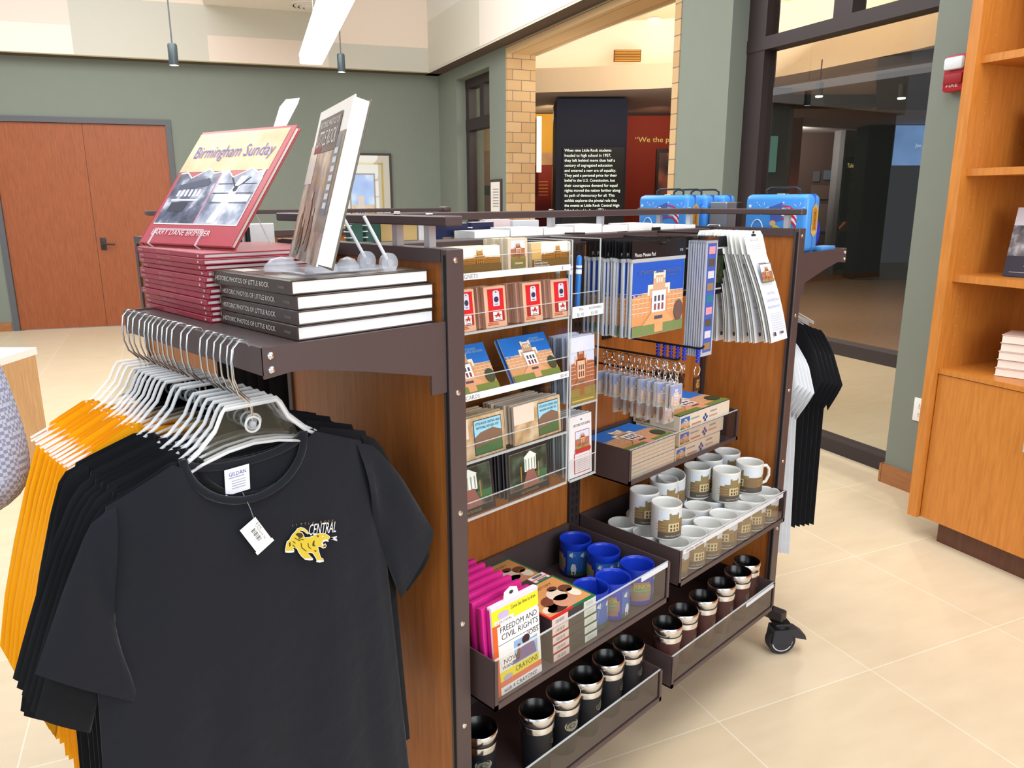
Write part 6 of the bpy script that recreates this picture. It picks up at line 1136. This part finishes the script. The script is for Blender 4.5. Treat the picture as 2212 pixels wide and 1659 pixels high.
# ================================================================== lunch boxes on the far shelf
LBL = C(66, 142, 220, .3); SKIN = C(214, 170, 130, .5)
def mk_lunch():
    t = thing('lunch_box', '', 'lunch box', (0, 0, 0), 'blue picture lunch boxes on the far shelf'); w, d, h = .206, .085, .172; b = MB(); b.rbox(0, -w/2, 0, d, w/2, h, .016, LBL, 3); b.rbox(d*.47, -w/2-.0012, -.0, d*.53, w/2+.0012, h+.0012, .0006, C(40, 100, 176, .3), 1)
    b.push(side(-.0002, w/2, 0)); W_, H_ = w, h; R = lambda a, c, e, f, m, l=.0003: b.rect(a*W_, c*H_, e*W_, f*H_, m, l)
    STB = C(226, 232, 244, .3)
    for i, (u, v, s) in enumerate(((.09, .8, .035), (.62, .86, .02), (.2, .86, .012))): b.poly([(u*W_+s*W_*(1 if k % 2 == 0 else .45)*math.sin(k*math.pi/5), v*H_+s*W_*(1 if k % 2 == 0 else .45)*math.cos(k*math.pi/5)) for k in range(10)], STB, .0005)
    b.tube([((.22+.1*math.cos(math.pi*k/10))*W_, (.34+.22*math.sin(math.pi*k/10))*H_, .0006) for k in range(11)], .0016, 6, STB)
    b.poly([(.4*W_, .78*H_), (.6*W_, .86*H_), (.62*W_, .56*H_), (.44*W_, .5*H_)], C(70, 96, 170, .3), .0005)
    for k in range(5): b.poly([(.6*W_, (.82-.055*k)*H_), (.72*W_, (.8-.055*k)*H_), (.8*W_, (.74-.055*k)*H_), (.84*W_, (.66-.055*k)*H_), (.84*W_, (.63-.055*k)*H_), (.72*W_, (.77-.055*k)*H_), (.6*W_, (.795-.055*k)*H_)], C(206, 40, 60, .3) if k % 2 == 0 else STB, .0006+.00005*k)
    for q in (.3, .86):
        for k in range(6): a = k*math.pi/3+.3; b.poly([(q*W_+.006*math.cos(a), .75*H_+.006*math.sin(a)), (q*W_+.02*math.cos(a+.05), .75*H_+.02*math.sin(a+.05)), (q*W_+.02*math.cos(a-.05), .75*H_+.02*math.sin(a-.05))], STB, .0007)
    b.poly([(.1*W_, .06*H_), (.36*W_, .06*H_), (.3*W_, .4*H_), (.14*W_, .4*H_)], C(170, 196, 220, .4), .0005); b.poly([(.34*W_, .04*H_), (.74*W_, .04*H_), (.68*W_, .38*H_), (.5*W_, .48*H_), (.4*W_, .34*H_)], C(196, 196, 70, .4), .0007); b.poly([(.72*W_, .05*H_), (.92*W_, .05*H_), (.9*W_, .3*H_), (.8*W_, .42*H_), (.72*W_, .3*H_)], C(160, 206, 206, .4), .0006)
    b.ell(.47*W_, .5*H_, .05*W_, .05*H_, SKIN, .0009); R(.36, .1, .74, .22, C(170, 30, 36, .4), .0011); b.text('JUNIOR', .42*W_, .26*H_, .014, C(206, 200, 60), .0014, w=-.06); b.text('RANGER', .38*W_, .115*H_, .014, C(120, 16, 24), .0016, w=-.07); b.pop()
    b.push(front(.01, -w/2-.0014, .0)); 
    b.poly([(.016, .06), (.036, .045), (.058, .06), (.056, .13), (.036, .146), (.016, .13)], C(190, 160, 96, .4), .0004); b.poly([(.022, .066), (.05, .066), (.05, .126), (.036, .136), (.022, .126)], C(170, 120, 40, .4), .0007); b.push(Matrix.Translation((.042, .07, 0)) @ Matrix.Rotation(math.pi/2, 4, 'Z')); b.text('JUNIOR', 0, .0, .011, C(90, 30, 20), .001, w=-.052); b.pop(); b.pop()
    b.build('tin_body', t); b = MB(); y0 = .055; b.tube([(d/2, -y0, h-.002), (d/2, -y0, h+.012), (d/2, -y0+.014, h+.02), (d/2, y0-.014, h+.02), (d/2, y0, h+.012), (d/2, y0, h-.002)], .0035, 8, C(30, 30, 34, .4)); b.build('handle', t, 'black handle'); b = MB(); b.rbox(d*.3, -.012, h-.001, d*.7, .012, h+.003, .001, STEEL, 1); b.build('clasp', t); return t
ZL = 1.2955; lb = None
for lab, x, y, yaw in (('blue picture lunch box nearest the shelf end, showing its front', 2.262, 1.122, .0), ('blue picture lunch box further left on the shelf, showing its front', 2.262, 1.535, -.02), ('blue lunch box second in the left row, only its side showing', 2.352, 1.52, .02), ('blue lunch box third in the left row, furthest from the front', 2.442, 1.505, .03)):
    if lb is None: lb = o = mk_lunch()
    else: o = dup(lb)
    o['label'] = lab; o.location = (x, y, ZL); o.rotation_euler = (0, 0, yaw)
t = thing('thermos_box', 'silver and black gift box standing between the blue lunch boxes', 'box', (2.38, 1.37, ZL)); b = MB(); b.rbox(2.36, 1.345, ZL, 2.43, 1.41, ZL+.15, .004, C(150, 152, 156, .25, .6), 1); b.build('box_body', t); b = MB(); b.rbox(2.43, 1.345, ZL, 2.47, 1.41, ZL+.15, .004, C(30, 30, 34, .3), 1); b.build('dark_side', t)
t = thing('wire_stand', 'white wire display stand in front of the silver box', 'display stand', (2.3, 1.38, ZL)); b = MB(); 
b.tube([(2.29, 1.31, ZL+.002), (2.32, 1.345, ZL+.075), (2.32, 1.385, ZL+.075), (2.29, 1.42, ZL+.002)], .002, 8, WHITE); b.tube([(2.36, 1.33, ZL+.002), (2.32, 1.345, ZL+.075)], .002, 8, WHITE); b.tube([(2.36, 1.40, ZL+.002), (2.32, 1.385, ZL+.075)], .002, 8, WHITE); b.build('frame', t)
t = thing('canteen', 'round royal blue canteen with white lettering behind the right lunch box', 'bottle', (2.42, 1.06, ZL)); BL_ = C(28, 46, 176, .3); b = MB(Matrix.Translation((2.415, 1.085, ZL+.055)) @ plane((0, 0, 0), (1, 0, 0), (0, 0, 1))); b.lathe([(0, -.022), (.044, -.022), (.052, -.014), (.052, .014), (.044, .022), (0, .022)], 32, BL_, close=False); b.push(Matrix.Rotation(math.pi/2, 4, 'Z')); b.text('canteen', -.03, -.008, .016, WHITE, .0225, w=-.06); b.pop(); b.build('canteen_body', t); b = MB(); b.lathe([(.0, 0), (.014, 0), (.014, .03), (.018, .03), (.018, .045), (0, .045)], 18, BL_, (2.415, 1.085, ZL+.1), close=False); b.build('cap', t)
t = thing('plastic_case', 'small flat light blue plastic case at the end of the far shelf', 'case', (2.45, 1.05, ZL)); b = MB(); b.rbox(2.372, 1.014, ZL, 2.475, 1.058, ZL+.014, .004, C(70, 140, 206, .3)); b.build('case_body', t)
# ================================================================== goods on the back shelf seen over the top
def nb(label, x, y, z, w, d, h, col, spiral=True, art=None):
    t = thing('spiral_notebook' if spiral else 'paperback_book', label, 'notebook' if spiral else 'book', (x, y, z), 'books standing on the back shelf'); b = MB(); b.box(x+.004 if spiral else x, y, z, x+w, y+d, z+h, col)
    b.push(front(x, y-.0002, z))
    if art: art(b, w, h)
    b.pop(); b.build('cover', t); b = MB(); b.box(x+.008, y+.002, z+.004, x+w-.002, y+d-.002, z+h+.001, PAPER); b.build('pages', t)
    if spiral:
        b = MB()
        for i in range(int(h/.0125)): zz = z+.01+i*.0125; b.push(Matrix.Translation((x+.004, y+d/2, zz))); b.tube([((.007)*math.cos(2*math.pi*j/10), (d*.5+.002)*math.sin(2*math.pi*j/10), 0) for j in range(10)], .0012, 5, C(226, 226, 226, .4), closed=True); b.pop()
        b.build('spiral', t, 'white spiral binding')
    return t
z0 = 1.1765
GRN = C(54, 122, 92, .4); NVY = C(30, 36, 72, .4)
def art_green(b, w, h): b.rect(0, .82*h, w, h, C(196, 166, 110), .0004); b.rect(.1*w, .05*h, .3*w, .3*h, C(206, 110, 80), .0006)
def art_navy(b, w, h): b.rect(.3*w, .84*h, .8*w, .86*h, C(130, 110, 80), .0004)
nb('green spiral notebook leaning leftmost on the back shelf', .91, 1.40, z0, .035, .018, .228, C(60, 96, 84), True); nb('second green spiral notebook on the back shelf', .95, 1.40, z0, .04, .02, .228, C(52, 90, 78), True)
nb('green covered book with tan band on the back shelf', .995, 1.405, z0, .10, .02, .228, GRN, False, art_green); nb('white backed paperback beside the green book on the back shelf', 1.10, 1.405, z0, .035, .02, .229, C(214, 210, 208), False)
nb('navy spiral notebook with gold print on the back shelf', 1.14, 1.41, z0, .115, .018, .221, NVY, True, art_navy); nb('navy spiral notebook half hidden behind the rail post', 1.262, 1.41, z0, .08, .018, .222, NVY, True, art_navy)
nb('pale pink booklet behind the white pads on the back shelf', 1.35, 1.45, z0, .09, .02, .226, C(226, 206, 206), False); nb('white booklet with blue heading behind the white pads', 1.45, 1.45, z0, .1, .02, .222, C(214, 216, 226), False)
zp = [.205, .21, .207, .212, .206, .21, .204, .2]
for k in range(8):
    x = 1.20+.118*k; t = thing('paper_pad', 'white paper pad standing on the back shelf behind the spine, %s from the left' % ORD[k], 'paper pad', (x, 1.35, z0), 'white paper pads on the back shelf'); b = MB(); b.prism([(x, 1.325), (x+.114, 1.325), (x+.114, 1.395), (x+.006, 1.395)], z0, z0+zp[k], WHITE)
    b.build('sheets', t); b = MB(); b.box(x, 1.395, z0, x+.114, 1.3975, z0+zp[k], C(190, 186, 176)); b.build('back_board', t)
# pens in a rack, left
t = thing('pen_display', 'white display rack of black and gold pens behind the red book stand', 'pen display', (1.05, 1.9, 1.20)); b = MB(); b.rbox(.62, 1.70, 1.20, .90, 1.708, 1.40, .002, C(222, 222, 224, .5), 1); b.box(.62, 1.64, 1.20, .90, 1.708, 1.21, C(222, 222, 224)); b.build('rack_board', t)
pn = None
for k in range(9):
    if pn is None: pn = b = MB(); b.cyl((0, 0, 0), (0, 0, .02), .0035, 10, C(206, 170, 80, .3, .8), .0055); b.cyl((0, 0, .02), (0, 0, .075), .0058, 10, C(34, 38, 40, .3)); b.cyl((0, 0, .075), (0, 0, .08), .0062, 10, C(206, 170, 80, .3, .8)); b.cyl((0, 0, .08), (0, 0, .13), .0058, 10, C(34, 38, 40, .3)); pn = o = b.build('souvenir_pen')
    else: o = pn.copy(); COL.objects.link(o)
    tag(o, 'black and gold pen in the white display rack, %s from the left' % ORD[k], 'pen', 'black and gold pens in the rack'); o.location = (.66+.021*k, 1.692, 1.262)
# ================================================================== person at the left edge
def skin(name, nodes, edges, m, par, sub=2, label=None):
    me = bpy.data.meshes.new(name); me.from_pydata([n[0] for n in nodes], edges, []); o = bpy.data.objects.new(name, me); COL.objects.link(o)
    md = o.modifiers.new('skin', 'SKIN'); sk = me.skin_vertices[0].data
    for i, n in enumerate(nodes): r = n[1]; sk[i].radius = r if isinstance(r, tuple) else (r, r); sk[i].use_root = (i == 0)
    s = o.modifiers.new('sub', 'SUBSURF'); s.levels = sub; s.render_levels = sub
    dg = bpy.context.evaluated_depsgraph_get(); dg.update(); nm = bpy.data.meshes.new_from_object(o.evaluated_get(dg)); bpy.data.objects.remove(o)
    nm.materials.clear(); nm.materials.append(m)
    for p in nm.polygons: p.use_smooth = True
    o = bpy.data.objects.new(name, nm); COL.objects.link(o); o.parent = par
    if label: o['label'] = label
    return o
SKN = C(206, 160, 132, .5, 0, .04, 20)
E_ = at(14, 1048, 'z', .95)                       # elbow
pr = Vector(E_)-Vector((_r0*.30))                 # trunk axis, to the left of the elbow
px_, py_ = pr.x, pr.y
t = thing('person', 'person in a blue checked shirt and khaki trousers at the left edge, elbow bent', 'person', (px_, py_, 0))
R3 = Vector(_r0); F3 = -Vector(_f0)               # person faces the camera side, R3 = photo right
def q(r, f, z): return tuple(R3*r+F3*f+Vector((0, 0, z)))
N = [(q(0, 0, .86), (.15, .10)), (q(0, 0, 1.02), (.135, .095)), (q(0, .0, 1.2), (.15, .105)), (q(0, 0, 1.33), (.12, .08)), (q(0, .01, 1.41), .055), (q(0, .02, 1.47), .055), (q(0, .025, 1.55), (.075, .09)), (q(0, .02, 1.64), (.065, .08)),
     (q(.17, 0, 1.31), .055), (q(.235, -.02, 1.16), .045), (q(.275, -.03, .95), .040), (q(.17, .10, .92), .034), (q(.07, .17, .95), .026), (q(.03, .19, .95), (.036, .018)),
     (q(-.17, 0, 1.31), .055), (q(-.22, -.02, 1.15), .045), (q(-.24, 0, 1.0), .040), (q(-.22, .06, .86), .034), (q(-.2, .09, .76), .026), (q(-.2, .095, .70), (.036, .018)),
     (q(.095, 0, .78), .085), (q(.10, .0, .46), .058), (q(.10, -.01, .1), .04), (q(.105, .09, .04), (.04, .028)), (q(-.095, 0, .78), .085), (q(-.10, 0, .46), .058), (q(-.10, -.01, .1), .04), (q(-.105, .09, .04), (.04, .028))]
Ed = [(0, 1), (1, 2), (2, 3), (3, 4), (4, 5), (5, 6), (6, 7), (3, 8), (8, 9), (9, 10), (10, 11), (11, 12), (12, 13), (3, 14), (14, 15), (15, 16), (16, 17), (17, 18), (18, 19), (0, 20), (20, 21), (21, 22), (22, 23), (0, 24), (24, 25), (25, 26), (26, 27)]
skin('body', N, Ed, SKN, t)
def checked():
    m = bpy.data.materials.new('checked_cotton'); m.use_nodes = True; nt = m.node_tree; p = nt.nodes['Principled BSDF']; p.inputs['Roughness'].default_value = .9
    tc = nt.nodes.new('ShaderNodeTexCoord'); w1 = nt.nodes.new('ShaderNodeTexChecker'); w1.inputs['Scale'].default_value = 150
    w1.inputs['Color1'].default_value = tuple(lin(v) for v in (132, 138, 164))+(1,); w1.inputs['Color2'].default_value = tuple(lin(v) for v in (182, 188, 206))+(1,)
    nt.links.new(tc.outputs['Object'], w1.inputs[0]); nt.links.new(w1.outputs[0], p.inputs['Base Color']); return m
CHK = checked(); KHA = fabric('khaki_twill', (166, 146, 118))
skin('shirt', [(q(0, 0, .80), (.165, .12)), (q(0, 0, 1.0), (.155, .115)), (q(0, 0, 1.2), (.17, .125)), (q(0, 0, 1.33), (.135, .095)), (q(0, .01, 1.39), .07), (q(.17, 0, 1.31), .075), (q(.24, -.02, 1.16), .066), (q(.285, -.03, .95), .058), (q(.20, .08, .92), .05), (q(-.17, 0, 1.31), .075), (q(-.225, -.02, 1.15), .064), (q(-.24, 0, 1.03), .058)], [(0, 1), (1, 2), (2, 3), (3, 4), (3, 5), (5, 6), (6, 7), (7, 8), (3, 9), (9, 10), (10, 11)], CHK, t, 2, 'blue checked shirt')
skin('trousers', [(q(0, 0, .9), (.16, .115)), (q(0, 0, .82), (.165, .12)), (q(.10, 0, .74), .105), (q(.105, 0, .46), .078), (q(.105, -.01, .08), .06), (q(-.10, 0, .74), .105), (q(-.105, 0, .46), .078), (q(-.105, -.01, .08), .06)], [(0, 1), (1, 2), (2, 3), (3, 4), (1, 5), (5, 6), (6, 7)], KHA, t, 2, 'khaki trousers')
skin('hair', [(q(0, -.01, 1.55), (.085, .085)), (q(0, .0, 1.64), (.085, .092)), (q(0, .0, 1.69), (.05, .06))], [(0, 1), (1, 2)], C(70, 50, 38, .7), t, 2, 'short brown hair')
for s, nm in ((1, 'finger'), (-1, 'finger')):
    base = q(.03, .19, .95) if s > 0 else q(-.2, .095, .70)
    for k in range(4):
        if s > 0: a = Vector(base)+R3*-.015+Vector((0, 0, .022-.016*k)); p2 = a-R3*.035+F3*.012; p3 = p2-R3*.022+F3*-.008
        else: a = Vector(base)+F3*(.022-.016*k)+Vector((0, 0, -.02)); p2 = a+Vector((0, 0, -.035))+F3*.003; p3 = p2+Vector((0, 0, -.025))+R3*.012
        skin('finger', [(tuple(a), .0095), (tuple(p2), .0085), (tuple(p3), .007)], [(0, 1), (1, 2)], SKN, t, 1)
    a = Vector(base)+(Vector((0, 0, .03)) if s > 0 else F3*.03); skin('thumb', [(tuple(a), .011), (tuple(a+(Vector((0, 0, .025))-R3*.02 if s > 0 else F3*.015+Vector((0, 0, -.03)))), .009)], [(0, 1)], SKN, t, 1)
for s in (-.033, .033):
    b = MB(); bm_ = bmesh.new(); bmesh.ops.create_uvsphere(bm_, u_segments=12, v_segments=8, radius=.011)
    c = Vector(q(s, .10, 1.575))
    for v in bm_.verts: v.co = v.co+c
    b.bm(bm_, C(40, 30, 28, .2)); o = b.build('eye'); o.parent = t
b = MB(); c = [Vector(q(0, .105, 1.57)), Vector(q(0, .125, 1.54)), Vector(q(0, .12, 1.53))]; b.tube([tuple(p) for p in c], [.008, .013, .010], 10, SKN); o = b.build('nose'); o.parent = t
b = MB(); b.tube([q(-.022, .105, 1.505), q(0, .112, 1.502), q(.022, .105, 1.505)], .005, 8, C(170, 96, 90, .5)); o = b.build('mouth'); o.parent = t
# wooden table end glimpsed left of the person
a = at(12, 905, 'z', .38); t2 = thing('wood_table', 'tan wooden counter with white top at the far left edge', 'table', (a.x, a.y, 0)); tp = at(5, 800, 'y', a.y+.35)
d_ = at(-55, 800, 'z', .62); ct = Vector((d_.x, d_.y, 0)); Lf = -R3
b = MB(plane(ct, R3, (0, 0, 1))); b.box(-1.2, 0, -.5, 0, .60, 0, wood('counter_wood', (190, 146, 100), (210, 168, 122))); b.build('counter_body', t2); b = MB(plane(ct, R3, (0, 0, 1))); b.box(-1.22, .60, -.52, .0, .64, .02, WHITE); b.build('counter_top', t2)
for o in bpy.data.objects:
    if '_o' in o: del o['_o']
